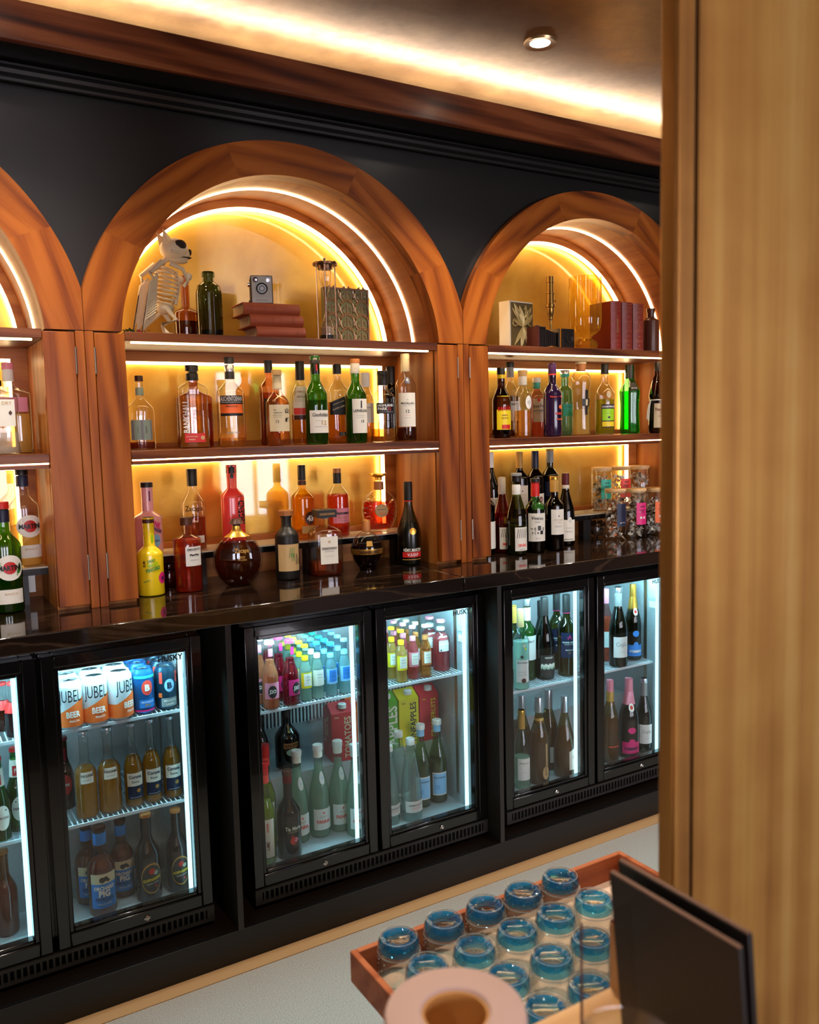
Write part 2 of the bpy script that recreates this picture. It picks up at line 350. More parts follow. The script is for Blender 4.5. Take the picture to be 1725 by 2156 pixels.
DLAB = ['round recessed ceiling downlight shining beside the brass pillar', 'added unseen ceiling downlight above the niche with the winged skeleton', 'added unseen ceiling downlight beyond the brass pillar', 'added unseen ceiling downlight over the aisle by the cut-off niche', 'added unseen ceiling downlight above the tray of tumblers', 'added unseen ceiling downlight over the aisle beyond the pillar', 'added unseen ceiling downlight over the lounge behind the paper roll', 'added unseen ceiling downlight over the lounge behind the pillar']
for i, (x, y) in enumerate(DOWN):  # all fittings after the first are unseen, added for their light
    t = thing('ceiling_downlight', DLAB[i], 'ceiling light', (x, y, CEIL), 'recessed ceiling downlights')
    MB().lathe([(.030, -.004), (.046, -.006), (.048, 0), (.030, 0)], 24).build('rim', RIMG, t)
    MB().lathe([(0, -.003), (.029, -.003), (.029, -.001), (0, -.001)], 20).build('lens', LAMP, t)
# patinated brass pillar standing on the front bar
BZ = -.15
pil = MB().box(.206, 1.05, -1.85, -1.83, FZ, CEIL).build('pillar_brass', BRASSM, bevel=.002); struct(pil)
MB().box(.2062, .2290, -1.8535, -1.85, FZ, CEIL).build('edge_strip', BRASSM, pil, bevel=.0015)
MB().box(.2291, .2329, -1.8502, -1.85, FZ, CEIL).build('groove', GROOVE, pil)
MB().box(.2330, 1.05, -1.8545, -1.85, FZ, CEIL).build('cladding_sheet', BRASSM, pil)
MB().box(.46, 1.05, -1.83, -1.60, FZ, CEIL).build('pillar_core', BRASSM, pil)
# ================================================================== ARCHED NICHES
RO, ZO, RI, ZI, Z1, OW = .641, .690, .5215, .712, .756, .5127
def ring_pt(th, r, cz):
    return max(min(r*math.cos(th), HP-.0008), -HP+.0008), max(cz+r*math.sin(th), Z1)
def arc_strip(mb, r0, r1, cz, y0, y1, n=48, mi=0, zlow=Z1):
    """half ring between radii r0 < r1, closed solid, down to zlow"""
    a = math.asin((zlow-cz)/r1); v = []
    for i in range(n+1):
        th = a+(PI-2*a)*i/n
        for r in (r0, r1):
            x, z = r*math.cos(th), max(cz+r*math.sin(th), zlow)
            v += [(x, y0, z), (x, y1, z)]
    f = []
    for i in range(n):
        b = i*4; c = b+4
        f += [(b, b+1, c+1, c), (b+2, c+2, c+3, b+3), (b, c, c+2, b+2), (b+1, b+3, c+3, c+1)]
    f += [(0, 2, 3, 1), (4*n, 4*n+1, 4*n+3, 4*n+2)]
    return mb.add(v, f, mi)
def led_rect(mb, x0, x1, z0, z1, y0, y1, t=.009):
    return mb.ring(x0, x1, z0, z1, (t, t, t, t), y0, y1)
NL = ['walnut arched back-bar niche cut off by the edge beside the green vermouth bottle', 'walnut arched back-bar niche in the middle, with skull and hourglass on top', 'walnut arched back-bar niche beside the brass pillar, with amber vase on top']
LEDGETOP = pbr('pale_ledge_top', 'cfc4b0', .25)
for k in range(3):
    t = thing('arched_niche', NL[k], 'shelving', (-HP+k*PER, 0, 0), 'arched back-bar niches')
    al = math.asin((Z1-ZI)/RI); bounds = [al, math.radians(31), math.radians(69), math.radians(108), math.radians(149), PI-al]
    for a, b in zip(bounds, bounds[1:]):
        n = 14; P2 = []
        ths = [a+(b-a)*i/n for i in range(n+1)]
        poly = [ring_pt(th, RO, ZO) for th in ths]+[ring_pt(th, RI, ZI) for th in reversed(ths)]
        mid = (a+b)/2; mx, mz = .58*math.cos(mid), .70+.58*math.sin(mid); ph = mid+PI/2
        loc = [((x-mx)*math.cos(ph)+(z-mz)*math.sin(ph), -(x-mx)*math.sin(ph)+(z-mz)*math.cos(ph)) for x, z in poly]
        m2 = MB(); NN = n+1
        v = [(p[0], y, p[1]) for y in (0, .06) for p in loc]; T = 2*NN; f = []
        for i in range(n):
            q = [i, i+1, T-2-i, T-1-i]; f += [tuple(q), tuple(j+T for j in reversed(q)), (i, i+T, i+1+T, i+1), (T-1-i, T-2-i, 2*T-2-i, 2*T-1-i)]
        f += [(0, T-1, 2*T-1, T), (n, n+T, T-1-n+T, T-1-n)]
        m2.add(v, f); m2.build('arch_segment', WOOD[0], t, (mx, 0, mz), (0, -ph, 0))
    arc_strip(MB(), RI, RI+.014, ZI, .061, .315).build('soffit', WOODL[1], t)
    arc_strip(MB(), RI-.0035, RI-.0003, ZI, .155, .168).build('soffit_light', LEDW, t)
    bf = MB(); arc_strip(bf, .497, RI, ZI, .300, .316)
    bf.ring(-OW, OW, .428, .731, (.046, .046, .018, .030), .300, .316); bf.ring(-OW, OW, 0, .39, (.046, .046, .126, .004), .300, .316)
    bf.build('back_frame', WOODL[0], t)
    lr = MB(); arc_strip(lr, .489, .4965, ZI, .302, .318); [lr.box(a, a+.007, .303, .318, z0, z1) for a in (-.4665, .4595) for z0, z1 in ((.4465, .7005), (.1265, .3855))]; lr.box(-.4595, .4595, .303, .318, .6935, .7005); lr.box(-.4595, .4595, .303, .318, .3785, .3855)
    lr.build('frame_light', LEDW, t)
    gp = MB(); a0 = 0; n = 40; v = [(0, .33, Z1)]+[(.515*math.cos(PI*i/n), .33, max(Z1, ZI+.515*math.sin(PI*i/n))) for i in range(n+1)]
    gp.add(v, [(0, i+2, i+1) for i in range(n)]); gp.build('gold_panel', GOLDP, t)
    MB().box(-.50, .50, .33, .334, .43, .72).build('gold_panel', GOLDP, t); MB().box(-.50, .50, .33, .334, .10, .39).build('gold_panel', GOLDP, t)
    for s in (-1, 1):
        X = lambda a, b: (min(s*a, s*b), max(s*a, s*b))
        MB().box(*X(OW, HP-.0006), .03, .32, 0, .731).build('side_panel', WOODL[2], t)
        d = MB().box(*X(OW, .5930), 0, .022, .012, .7505).build('door', WOOD[2], t, bevel=.0015)
        for z in (.64, .08): MB().tube([(s*.5936, -.001, z), (s*.5936, -.001, z+.07)], .0028, 8).build('hinge', BRUSHED, d)
        MB().box(*X(.5948, HP-.0008), .001, .03, 0, .7545).build('pilaster_strip', WOOD[2], t, bevel=.001)
    s1 = MB().box(-OW+.001, OW-.001, 0, .30, .731, .756).build('shelf', WDARK, t, bevel=.0015)
    MB().box(-.49, .49, .022, .033, .7275, .7312).build('shelf_light', LEDW, s1)
    s2 = MB().box(-OW+.001, OW-.001, 0, .30, .404, .428).build('shelf', WDARK, t, bevel=.0015)
    MB().box(-OW+.003, OW-.003, .0035, .0045, .4003, .4037).build('shelf_light', LEDW, s2)
    MB().box(-OW+.003, OW-.003, .005, .30, .389, .404).build('batten', WDARK, s2)
    MB().box(-.49, .49, .04, .052, .3886, .3893).build('shelf_light', LEDW, s2)
    lg = MB().box(-OW+.001, OW-.001, .158, .30, .084, .103).build('ledge', GLOSSBLK, t)
    MB().box(-OW+.001, OW-.001, .155, .30, .103, .107).build('ledge_top', LEDGETOP, lg)
    for x in (-.28, .10, .44): MB().box(x-.02, x+.02, .17, .20, 0, .084).build('ledge_post', BLACKLAM, t)
# ================================================================== BACK COUNTER AND CARCASS
t = thing('back_counter', 'long dark polished marble worktop under the arched niches', 'worktop', (0, 0, 0))
MB().box(-1.236, 1.055, -.24, .355, -.046, 0).build('worktop_slab', STONE, t, bevel=.003)
MB().box(1.057, 2.472, -.24, .355, -.046, 0).build('worktop_slab', STONE, t, bevel=.003)
t = thing('undercounter_carcass', 'black undercounter carcass with plinth and dividers around the fridges', 'cabinet', (0, 0, FZ))
MB().box(-1.236, 2.472, -.10, -.082, 0, .10).build('plinth', BLACKLAM, t, bevel=.001)
MB().box(-1.236, 2.472, -.082, .52, .088, .0995).build('base_board', pbr('dark_brown_board', '1c110b', .35), t)
for x in (-.704, .318, 1.2905, 2.33): MB().box(x, x+.018, -.10, .52, .10, 1.054).build('divider', GREYBLK, t, bevel=.001)
MB().box(-1.236, 2.472, .52, .54, 0, 1.054).build('back_panel', BLACKLAM, t)
# ================================================================== FRIDGES
FX = [-.6178, .4003, 1.3735]
ZDT, ZDB, DW, DM = -.1112, -.9338, .4371, .0453
HANDLE = pbr('fridge_handle_black', '050505', .12, coat=.5)
FL = ['black double-door drinks fridge holding beer cans, beer and cider', 'black double-door drinks fridge holding mixers, still water and juice cartons', 'black double-door drinks fridge holding white and sparkling wine']
SHZ = [(-.348, -.628), (-.408,), (-.525,)]
bar = MB().box(-.0028, .0028, -.004, .004, 0, .029).build('grille_bar', GREYBLK, None)
WHT = pbr('white_wire', 'd4dcde', .35)
firstbar = [bar]
for k in range(3):
    x0 = FX[k]; W2 = .45+DW
    t = thing('display_fridge', FL[k], 'fridge', (x0, 0, 0), 'undercounter drinks fridges')
    b = MB(); b.box(0, .03, .02, .46, -.985, -.092); b.box(W2-.03, W2, .02, .46, -.985, -.092); b.box(.03, W2-.03, .02, .46, -.122, -.092)
    b.box(.03, W2-.03, .02, .46, -.985, -.918); b.box(.03, W2-.03, .43, .46, -.918, -.122); b.box(.428, .459, .0185, .024, -.918, -.122); b.build('cabinet_body', GLOSSBLK, t)
    l = MB(); l.box(.0305, .034, .022, .43, -.917, -.1225); l.box(W2-.034, W2-.0305, .022, .43, -.917, -.1225); l.box(.034, W2-.034, .022, .43, -.126, -.1225)
    l.box(.034, W2-.034, .022, .43, -.917, -.9155); l.box(.034, W2-.034, .426, .4298, -.9155, -.126); l.box(.034, W2-.034, .21, .426, -.9155, -.70); l.build('liner', EMBOSS, t)
    vp = MB().box(.06, W2-.06, .4215, .4225, -.60, -.43, 1)
    for i in range(54): vp.box(.066+.0142*i, .073+.0142*i, .417, .4215, -.60, -.43)
    if k == 1: vp.build('vent_panel', [WHT, GREYBLK], t)
    for x in (.0345, W2-.0365):
        r = MB(); r.box(x, x+.002, .10, .116, -.88, -.16); r.box(x, x+.002, .35, .366, -.68, -.16); r.build('shelf_rail', BRUSHED, t)
    for d in range(2):
        dx = d*.45
        for z in SHZ[k]:
            wsh = MB(); a, b2 = dx+.042, dx+DW-.008+(0 if d == 0 else -.034)
            if d == 0: b2 = dx+DW+.002
            n = int((b2-a)/.0138)
            for i in range(n+1):
                x = a+(b2-a)*i/n; wsh.box(x-.0016, x+.0016, .066, .40, z-.004, z-.001)
            for y in (.066, .24, .40): wsh.box(a-.002, b2+.002, y-.0025, y+.0025, z-.0075, z-.003)
            wsh.box(a-.002, b2+.002, .062, .0665, z-.010, z-.001)
            wsh.build('wire_shelf', WHT, t)
        dr = MB(); dr.ring(dx, dx+DW, ZDB, ZDT, (DM-.012, DM-.012, .0478-.010, .0455-.012), -.026, .018)
        dr.ring(dx+DM-.014, dx+DW-DM+.014, ZDB+.036, ZDT-.032, (.014, .014, .012, .0135), -.019, .012)
        door = dr.build('door', GLOSSBLK, t, bevel=.003)
        MB().box(dx+DM-.006, dx+DW-DM+.006, -.012, -.008, ZDB+.044, ZDT-.040).build('glass_pane', glass('fridge'), door)
        MB().prism([(dx+.13, ZDT-.004), (dx+.16, ZDT-.026), (dx+.32, ZDT-.026), (dx+.35, ZDT-.004)], -.0285, -.026, 'xz').build('handle', HANDLE, door)
        MB().lathe([(.0085, 0), (.0085, .003), (.0055, .0045), (.0035, .003), (0, .003)], 20).xform(Matrix.Rotation(PI/2, 4, 'X')).build('lock', STEEL, door, (dx+DW*.55, -.026, ZDB+.017))
        if d == 1:
            hm = MB(); flat_text(hm, 'HUSKY', .072, lambda a, b: (dx+DW-DM-.042+a, -.0125, ZDT-.058+b), 0, 1.05, .035); hm.build('lettering', mat('black', '100d0c'), door)
        ex = dx+DW-DM+.004
        MB().box(ex-.014, ex-.003, .026, .034, -.905, -.135).build('led_strip', LEDV, t)
        MB().box(dx+.05, dx+DW-.05, .027, .045, -.134, -.127).build('led_strip', LEDF, t)
    if k == 1 or k == 2:
        MB().box(W2-.0375, W2-.0350, .04, .085, -.30, -.275).build('barcode_label', mat('white', 'e6e2da'), t)
        MB().box(W2-.0375, W2-.0350, .04, .09, -.26, -.17).build('rating_plate', mat('lightgrey_plate', 'b9c2c4', .4), t)
    g = MB(); g.ring(0, W2, -.985, -.938, (.022, .022, .009, .009), -.030, -.022); g.box(.02, W2-.02, -.012, -.010, -.98, -.94, 1)
    g.box(0, .02, -.022, .02, -.985, -.938); g.box(W2-.02, W2, -.022, .02, -.985, -.938)
    gr = g.build('grille', [GREYBLK, GROOVE], t)
    nb = 52
    for i in range(nb):
        bb = firstbar.pop() if firstbar else bpy.data.objects.new('grille_bar', bar.data)
        if bb is not bar: C.objects.link(bb)
        bb.parent = gr; bb.location = (.03+(W2-.06)*i/(nb-1), -.026, -.976)
    for x in (.04, W2-.04):
        for y in (.03, .42): MB().lathe([(0, -1.0005), (.014, -1.0005), (.012, -.985), (0, -.985)], 12, 0, (x, y, 0)).build('foot', BLACKLAM, t)

P = {
    'flask':(0.187,0.2,0.428,0.220,0.0403), 'amber_back':(0.365,0.24,0.428,0.250,0.0558), 'bankhall':(0.331,0.14,0.428,0.249,0.0435),
    'auch':(0.450,0.14,0.428,0.276,0.0431), 'yamback':(0.611,0.22,0.428,0.275,0.0329), 'yamazaki':(0.577,0.07,0.428,0.234,0.0372),
    'grouse':(0.696,0.16,0.428,0.269,0.0329), 'glenf':(0.709,0.07,0.428,0.280,0.0359), 'jwb':(0.846,0.19,0.428,0.265,0.0357),
    'laph':(0.852,0.07,0.428,0.273,0.0353), 'cnoc':(0.958,0.2,0.428,0.238,0.0282), 'hpark':(0.955,0.07,0.428,0.236,0.0423),
    'darkgr':(1.067,0.21,0.428,0.262,0.0220), 'mac':(1.044,0.07,0.428,0.294,0.0348), 'pink':(0.198,0.22,0.107,0.220,0.0411),
    'zac23':(0.340,0.22,0.107,0.254,0.0377), 'lend':(0.470,0.22,0.107,0.261,0.0371), 'l43':(0.716,0.22,0.107,0.250,0.0396),
    'henn':(0.849,0.22,0.107,0.233,0.0397), 'xo':(1.012,0.22,0.107,0.209,0.0629), 'yellow':(0.167,0.1,0.0,0.230,0.0380),
    'amb':(0.251,0.21,0.0,0.072,0.0193), 'emin':(0.277,0.09,0.0,0.222,0.0416), 'zxo':(0.433,0.09,0.0,0.206,0.0769),
    'chin':(0.603,0.1,0.0,0.220,0.0383), 'disar':(0.738,0.1,0.0,0.214,0.0518), 'cham':(0.893,0.1,0.0,0.168,0.0533),
    'remy':(1.061,0.1,0.0,0.287,0.0416), 'kahlua':(1.479,0.11,0.428,0.257,0.0353), 'bacardi':(1.599,0.21,0.428,0.288,0.0258),
    'ital':(1.572,0.1,0.428,0.249,0.0330), 'kwai':(1.713,0.19,0.428,0.228,0.0299), 'passoa':(1.690,0.07,0.428,0.274,0.0352),
    'teal':(1.875,0.21,0.428,0.261,0.0269), 'stger':(1.879,0.12,0.428,0.286,0.0395), 'chart':(2.006,0.12,0.428,0.281,0.0383),
    'midori':(2.144,0.12,0.428,0.280,0.0411), 'frang':(2.234,0.05,0.428,0.287,0.0390), 'wB':(1.399,0.11,0.0,0.295,0.0352),
    'w2':(1.480,0.115,0.0,0.282,0.0340), 'w3':(1.489,0.04,0.0,0.299,0.0369), 'w7':(1.577,0.04,0.0,0.275,0.0374),
    'w8':(1.669,0.04,0.0,0.279,0.0361), 'w9':(1.792,0.115,0.0,0.282,0.0347), 'f1':(2.044,0.1,0.0,0.207,0.0408),
    'f2':(2.159,0.1,0.0,0.202,0.0414), 'f3':(2.271,0.1,0.0,0.200,0.0421), 'jb':(2.047,0.22,0.0,0.071,0.0340),
    'wA':(1.512,0.23,0.107,0.265,0.0332), 'w4':(1.655,0.23,0.107,0.262,0.0340), 'w5':(1.734,0.23,0.107,0.263,0.0344),
    'w6':(1.811,0.23,0.107,0.268,0.0348), 'j1':(2.092,0.23,0.107,0.183,0.0422), 'j2':(2.205,0.23,0.107,0.182,0.0429),
    'j3':(2.316,0.23,0.107,0.181,0.0436), 'a1':(-0.172,0.2,0.428,0.252,0.0535), 'a2':(-0.214,0.08,0.428,0.196,0.0482),
    'mgreen':(-0.220,0.1,0.0,0.300,0.0403), 'mbian':(-0.152,0.22,0.107,0.276,0.0411), 'jub1':(-0.081,0.09,-0.348,0.137,0.0345),
    'jub2':(-0.013,0.09,-0.348,0.139,0.0357), 'jub3':(0.056,0.09,-0.348,0.141,0.0362), 'blu1':(0.126,0.1,-0.348,0.134,0.0319),
    'blu2':(0.193,0.1,-0.348,0.131,0.0316), 'red':(-0.091,0.2,-0.628,0.216,0.0241), 'noam1':(-0.049,0.11,-0.628,0.252,0.0319),
    'noam2':(0.017,0.11,-0.628,0.250,0.0330), 'cor1':(0.086,0.11,-0.628,0.248,0.0271), 'cor2':(0.141,0.11,-0.628,0.249,0.0274),
    'cor3':(0.201,0.11,-0.628,0.247,0.0277), 'pig1':(-0.026,0.085,-0.915,0.257,0.0391), 'pig2':(-0.049,0.17,-0.915,0.236,0.0357),
    'pig3':(0.047,0.15,-0.915,0.233,0.0347), 'kop1':(0.108,0.085,-0.915,0.261,0.0380), 'kop2':(0.197,0.085,-0.915,0.252,0.0343),
    'coke1':(-0.248,0.17,-0.348,0.136,0.0202), 'coke2':(-0.225,0.1,-0.348,0.151,0.0211), 'per1':(-0.279,0.09,-0.628,0.232,0.0262),
    'per2':(-0.231,0.13,-0.628,0.236,0.0269), 'clr':(-0.278,0.12,-0.915,0.241,0.0308), 'j2o1':(0.522,0.085,-0.408,0.217,0.0274),
    'j2o2':(0.591,0.085,-0.408,0.211,0.0270), 't1':(0.646,0.09,-0.408,0.185,0.0250), 't2':(0.689,0.09,-0.408,0.188,0.0252),
    't3':(0.738,0.09,-0.408,0.179,0.0254), 't4':(0.789,0.09,-0.408,0.184,0.0256), 'lim1':(0.486,0.085,-0.915,0.333,0.0308),
    'lim2':(0.527,0.175,-0.915,0.356,0.0303), 'tia':(0.566,0.085,-0.915,0.288,0.0391), 'pan1':(0.635,0.165,-0.915,0.314,0.0348),
    'pan2':(0.714,0.165,-0.915,0.317,0.0353), 'pan3':(0.789,0.165,-0.915,0.315,0.0358), 'pan4':(0.822,0.1,-0.915,0.316,0.0353),
    'bail':(0.655,0.29,-0.6995,0.201,0.0436), 'drk':(0.552,0.28,-0.6995,0.215,0.0279), 'ty':(1.008,0.085,-0.408,0.183,0.0266),
    'tp':(1.062,0.095,-0.408,0.188,0.0269), 'ta':(1.111,0.09,-0.408,0.186,0.0254), 'big':(1.204,0.13,-0.408,0.184,0.0313),
    'har':(1.039,0.09,-0.915,0.293,0.0374), 'har2':(1.037,0.17,-0.915,0.296,0.0365), 'har3':(0.961,0.11,-0.915,0.278,0.0354),
    'sp1':(1.128,0.165,-0.915,0.305,0.0343), 'sp2':(1.200,0.165,-0.915,0.309,0.0347), 'bott':(1.533,0.08,-0.525,0.306,0.0308),
    'wht':(1.628,0.16,-0.525,0.320,0.0338), 'drk1':(1.692,0.13,-0.525,0.324,0.0367), 'drk2':(1.756,0.23,-0.525,0.286,0.0331),
    'ch1':(1.823,0.21,-0.525,0.311,0.0352), 'ch2':(1.792,0.115,-0.525,0.325,0.0362), 'gld':(1.553,0.15,-0.525,0.306,0.0315),
    'g':(1.532,0.08,-0.915,0.304,0.0312), 'bg':(1.617,0.08,-0.915,0.339,0.0390), 's1':(1.606,0.17,-0.915,0.325,0.0361),
    's2':(1.741,0.17,-0.915,0.324,0.0387), 's3':(1.748,0.08,-0.915,0.320,0.0446), 'cap':(2.049,0.09,-0.525,0.328,0.0373),
    'pom':(2.174,0.13,-0.525,0.321,0.0343), 'ora':(2.074,0.19,-0.525,0.304,0.0364), 'l':(1.993,0.08,-0.915,0.341,0.0354),
    'pomp':(2.099,0.08,-0.915,0.330,0.0419), 'cap2':(2.188,0.08,-0.915,0.315,0.0333), 'bbot':(0.341,0.2,0.756,0.196,0.0322),
    'gbot':(0.389,0.12,0.756,0.199,0.0389), 'hour':(0.771,0.1,0.756,0.265,0.0400), 'scope':(1.786,0.19,0.756,0.292,0.0187),
    'vase':(1.922,0.14,0.756,0.291,0.0697), 'stone':(2.231,0.1,0.756,0.180,0.0352),
}

# ================================================================== BOTTLES
def PR(zb, zn, rn, k=1., foot=.97):
    p = [(0, 0), (.84, 0), (foot, .010), (1, .028), (1, zb)]
    for i in range(1, 8):
        u = i/7; p.append((rn+(1-rn)*(.5+.5*math.cos(PI*u))**k, zb+(zn-zb)*u))
    return p+[(rn, .975), (rn*1.07, .98), (rn*1.07, 1), (0, 1)]
BDX, BURG, CHAMP = PR(.60, .745, .39), PR(.42, .80, .38, .9), PR(.46, .82, .36, .85)
SPIRIT, WHISKY, SQUAT, BEER = PR(.60, .735, .40), PR(.60, .78, .40, .9), PR(.55, .70, .42, .8), PR(.46, .74, .42, 1.)
LONGN, CONE = PR(.50, .66, .36), [(0, 0), (.86, 0), (.98, .012), (1, .03), (1, .30), (.93, .45), (.78, .60), (.60, .74), (.46, .84), (.40, .90), (.38, 1), (0, 1)]
def rad_at(prof, z):
    for (r0, z0), (r1, z1) in zip(prof[1:], prof[2:]):
        if z0 <= z <= z1 and z1 > z0: return r0+(r1-r0)*(z-z0)/(z1-z0)
    return prof[-2][0]
class Body:
    """surface of a bottle: point(s, z) = arc length s round from the front (-y) and height z, pushed out by off"""
    def __init__(b, prof, h, r, p=2., sx=1., sy=1.): b.prof, b.h, b.r, b.p, b.sx, b.sy = prof, h, r, p, sx, sy
    def pt(b, s, z, off, a0=0.):
        rz = rad_at(b.prof, z/b.h)*b.r
        a = a0+(s/b.r if b.p <= 3 else math.atan(s/b.r)); k = kfac(a, b.p)*rz
        x, y = math.sin(a)*k*b.sx, -math.cos(a)*k*b.sy
        l = math.hypot(x, y) or 1
        return (x+x/l*off, y+y/l*off, z)
def add_label(B, parent, spec):
    """spec: z=(low, high) share of height, w = width in radii, m = paper, tx = [(text, width in radii, z, ink, opts)], a = turn"""
    h, r, a0 = B.h, B.r, spec.get('a', 0.); z0, z1 = spec['z'][0]*h, spec['z'][1]*h; mb = MB(); mats = [mat(spec['m'])] if isinstance(spec['m'], str) else [spec['m']]
    wd = spec['w']*r; nu = max(6, int(14*spec['w']/2)); nz = 2; sl = spec.get('slant', 0.)*h; off = spec.get('off', .0007)
    if spec.get('oval'):
        v = [B.pt(spec.get('dx', 0)*r, (z0+z1)/2, off, a0)]; f = []; n = 24
        for ring in (.5, 1.):
            for i in range(n): v.append(B.pt(spec.get('dx', 0)*r+wd/2*ring*math.cos(2*PI*i/n), (z0+z1)/2+(z1-z0)/2*ring*math.sin(2*PI*i/n), off, a0))
        f = [(0, 1+i, 1+(i+1) % n) for i in range(n)]+[(1+i, 1+n+i, 1+n+(i+1) % n, 1+(i+1) % n) for i in range(n)]
        mb.add(v, f)
    elif wd > 0:
        v = []
        for i in range(nu+1):
            s = -wd/2+wd*i/nu; hi = z1+sl*(2*i/nu-1)
            for j in range(nz+1): v.append(B.pt(spec.get('dx', 0)*r+s, z0+(hi-z0)*j/nz, off, a0))
        mb.add(v, [(i*(nz+1)+j, (i+1)*(nz+1)+j, (i+1)*(nz+1)+j+1, i*(nz+1)+j+1) for i in range(nu) for j in range(nz)])
    for tx in spec.get('tx', ()):
        s, w_, zc, ink = tx[:4]; op = tx[4] if len(tx) > 4 else {}
        mm = mat(ink); mi = mats.index(mm) if mm in mats else (mats.append(mm) or len(mats)-1)
        v, f, _ = text_mesh(s, op.get('b', .015)); W = w_*r; ys = op.get('ys', 1.); rt = op.get('rot', 0.); dx = op.get('dx', 0)*r+spec.get('dx', 0)*r
        c, sn = math.cos(rt), math.sin(rt)
        mb.add([B.pt(dx+(a*c-b*ys*sn)*W, zc*h+(a*sn+b*ys*c)*W, off+.0010, a0) for a, b in v], f, mi)
    for bx in spec.get('bars', ()):          # (z low, z high, width in radii, ink, dx)
        mm = mat(bx[3]); mi = mats.index(mm) if mm in mats else (mats.append(mm) or len(mats)-1); dx = (bx[4] if len(bx) > 4 else 0)*r
        v = [B.pt(dx+bx[2]*r*(i/8-.5), z*h, off+.0003, a0) for i in range(9) for z in bx[:2]]
        mb.add(v, [(2*i, 2*i+2, 2*i+3, 2*i+1) for i in range(8)], mi)
    for dsc in spec.get('discs', ()):        # (dx, z, radius in radii, ink)
        mm = mat(dsc[3]); mi = mats.index(mm) if mm in mats else (mats.append(mm) or len(mats)-1)
        n = 18; v = [B.pt(dsc[0]*r, dsc[1]*h, off+.0005, a0)]
        for q in (.5, 1.): v += [B.pt((dsc[0]+q*dsc[2]*math.cos(2*PI*i/n))*r, dsc[1]*h+q*dsc[2]*r*math.sin(2*PI*i/n), off+.0005, a0) for i in range(n)]
        mb.add(v, [(0, 1+i, 1+(i+1) % n) for i in range(n)]+[(1+i, 1+n+i, 1+n+(i+1) % n, 1+(i+1) % n) for i in range(n)], mi)
    return mb.build(spec.get('name', 'label'), mats, parent, smooth=True)
def bottle(key, name, label, cat, prof, g, liq=None, level=.6, caps=(), labels=(), p=2., sx=1., sy=1., group=None, rz=None, r=None, h=None, pos=None, n=28, fill=.93):
    x, y, z, hh, rr = P[key]; h = h or hh; r = r or rr
    if rz is None: rz = -.8*math.atan2(x+.471, y+2.455)      # labels are turned towards the guests
    t = thing(name, label, cat, pos or (x, y, z+.0006), group, rz)
    MB().lathe([(a*r, b*h) for a, b in prof], n, 0, (0, 0, 0), p, sx, sy).build('bottle_glass', GL[g] if isinstance(g, str) and g in GL else (mat(g) if isinstance(g, str) else g), t)
    if liq:
        q = [(0, .012)]+[(a, max(b, .012)) for a, b in prof[1:] if b <= level]; q.append((rad_at(prof, level), level)); q.append((0, level))
        MB().lathe([(a*r*fill, b*h) for a, b in q], n, 0, (0, 0, 0), p, sx, sy).build('liquid', LQ[liq] if liq in LQ else mat(liq), t)
    for cz0, cz1, cr, cm, *rest in caps:
        cr2 = rest[0] if rest else cr
        if cr2 is None: cr2 = cr
        e = .012
        MB().lathe([(0, cz0*h), (cr*r, cz0*h), (cr2*r, (cz1-e*.5)*h), (cr2*r*.93, cz1*h+.0008), (0, cz1*h+.0008)], 24).build('cap' if cz1 > .985 else 'neck_band', mat(cm), t)
    B = Body(prof, h, r, p, sx, sy)
    for s in labels: add_label(B, t, s)
    return t
def L(z0, z1, w, m, tx=(), **k): return dict(z=(z0, z1), w=w, m=m, tx=tx, **k)
R90 = PI/2
G2 = 'spirits on the middle shelf of the central niche'
# ---- centre niche, middle shelf
bottle('flask', 'whisky_bottle', 'clear flask-shaped whisky bottle, nearly empty, pale green striped label', 'bottle', PR(.52, .72, .27, .8), 'clear', 'rum', .10, [(.93, 1, .31, 'brown'), (.74, .84, .30, 'lightgreen')],
       [L(.13, .40, 1.5, 'lightgreen', [('WOODFORD', .5, .27, 'brown', dict(rot=R90, dx=-.25)), ('RESERVE', .5, .27, 'brown', dict(rot=R90, dx=.3))], bars=[(.13, .40, .18, 'grey', -.62), (.13, .40, .18, 'grey', 0.03), (.13, .40, .1, 'grey', .66)])], p=2.6, sy=.55, group=G2)
bottle('amber_back', 'whisky_bottle', 'wide amber whisky bottle half hidden behind the tall red-labelled malt bottle', 'bottle', PR(.62, .72, .24, .7), 'amber', 'amber', .55, [(.90, 1, .27, 'black')], (), p=4., sy=.4, group=G2)
bottle('bankhall', 'whisky_bottle', 'tall clear whisky bottle with vertical white lettering and red base label', 'bottle', PR(.72, .80, .38, .6), 'clear', 'whisky', .64, [(.935, 1, .46, 'black'), (.82, .90, .44, 'black')],
       [L(.07, .18, 1.5, 'red', [('BRITISH SINGLE MALT', .8, .14, 'cream', dict(dx=-.2)), ('WHISKY', .45, .105, 'cream', dict(dx=-.2))], discs=[(.52, .125, .15, 'tan')]),
        L(.2, .5, 0, 'white', [('BANKHALL', 2.25, .385, 'white', dict(rot=R90, dx=-.56, ys=1.5, b=.03)), ('SWEET', .6, .45, 'brown', dict(dx=.3, b=0)), ('MASH', .6, .41, 'brown', dict(dx=.3, b=0)), ('BLACKPOOL', .6, .365, 'brown', dict(dx=.3, b=0))])], p=3.4, sy=.62, group=G2)
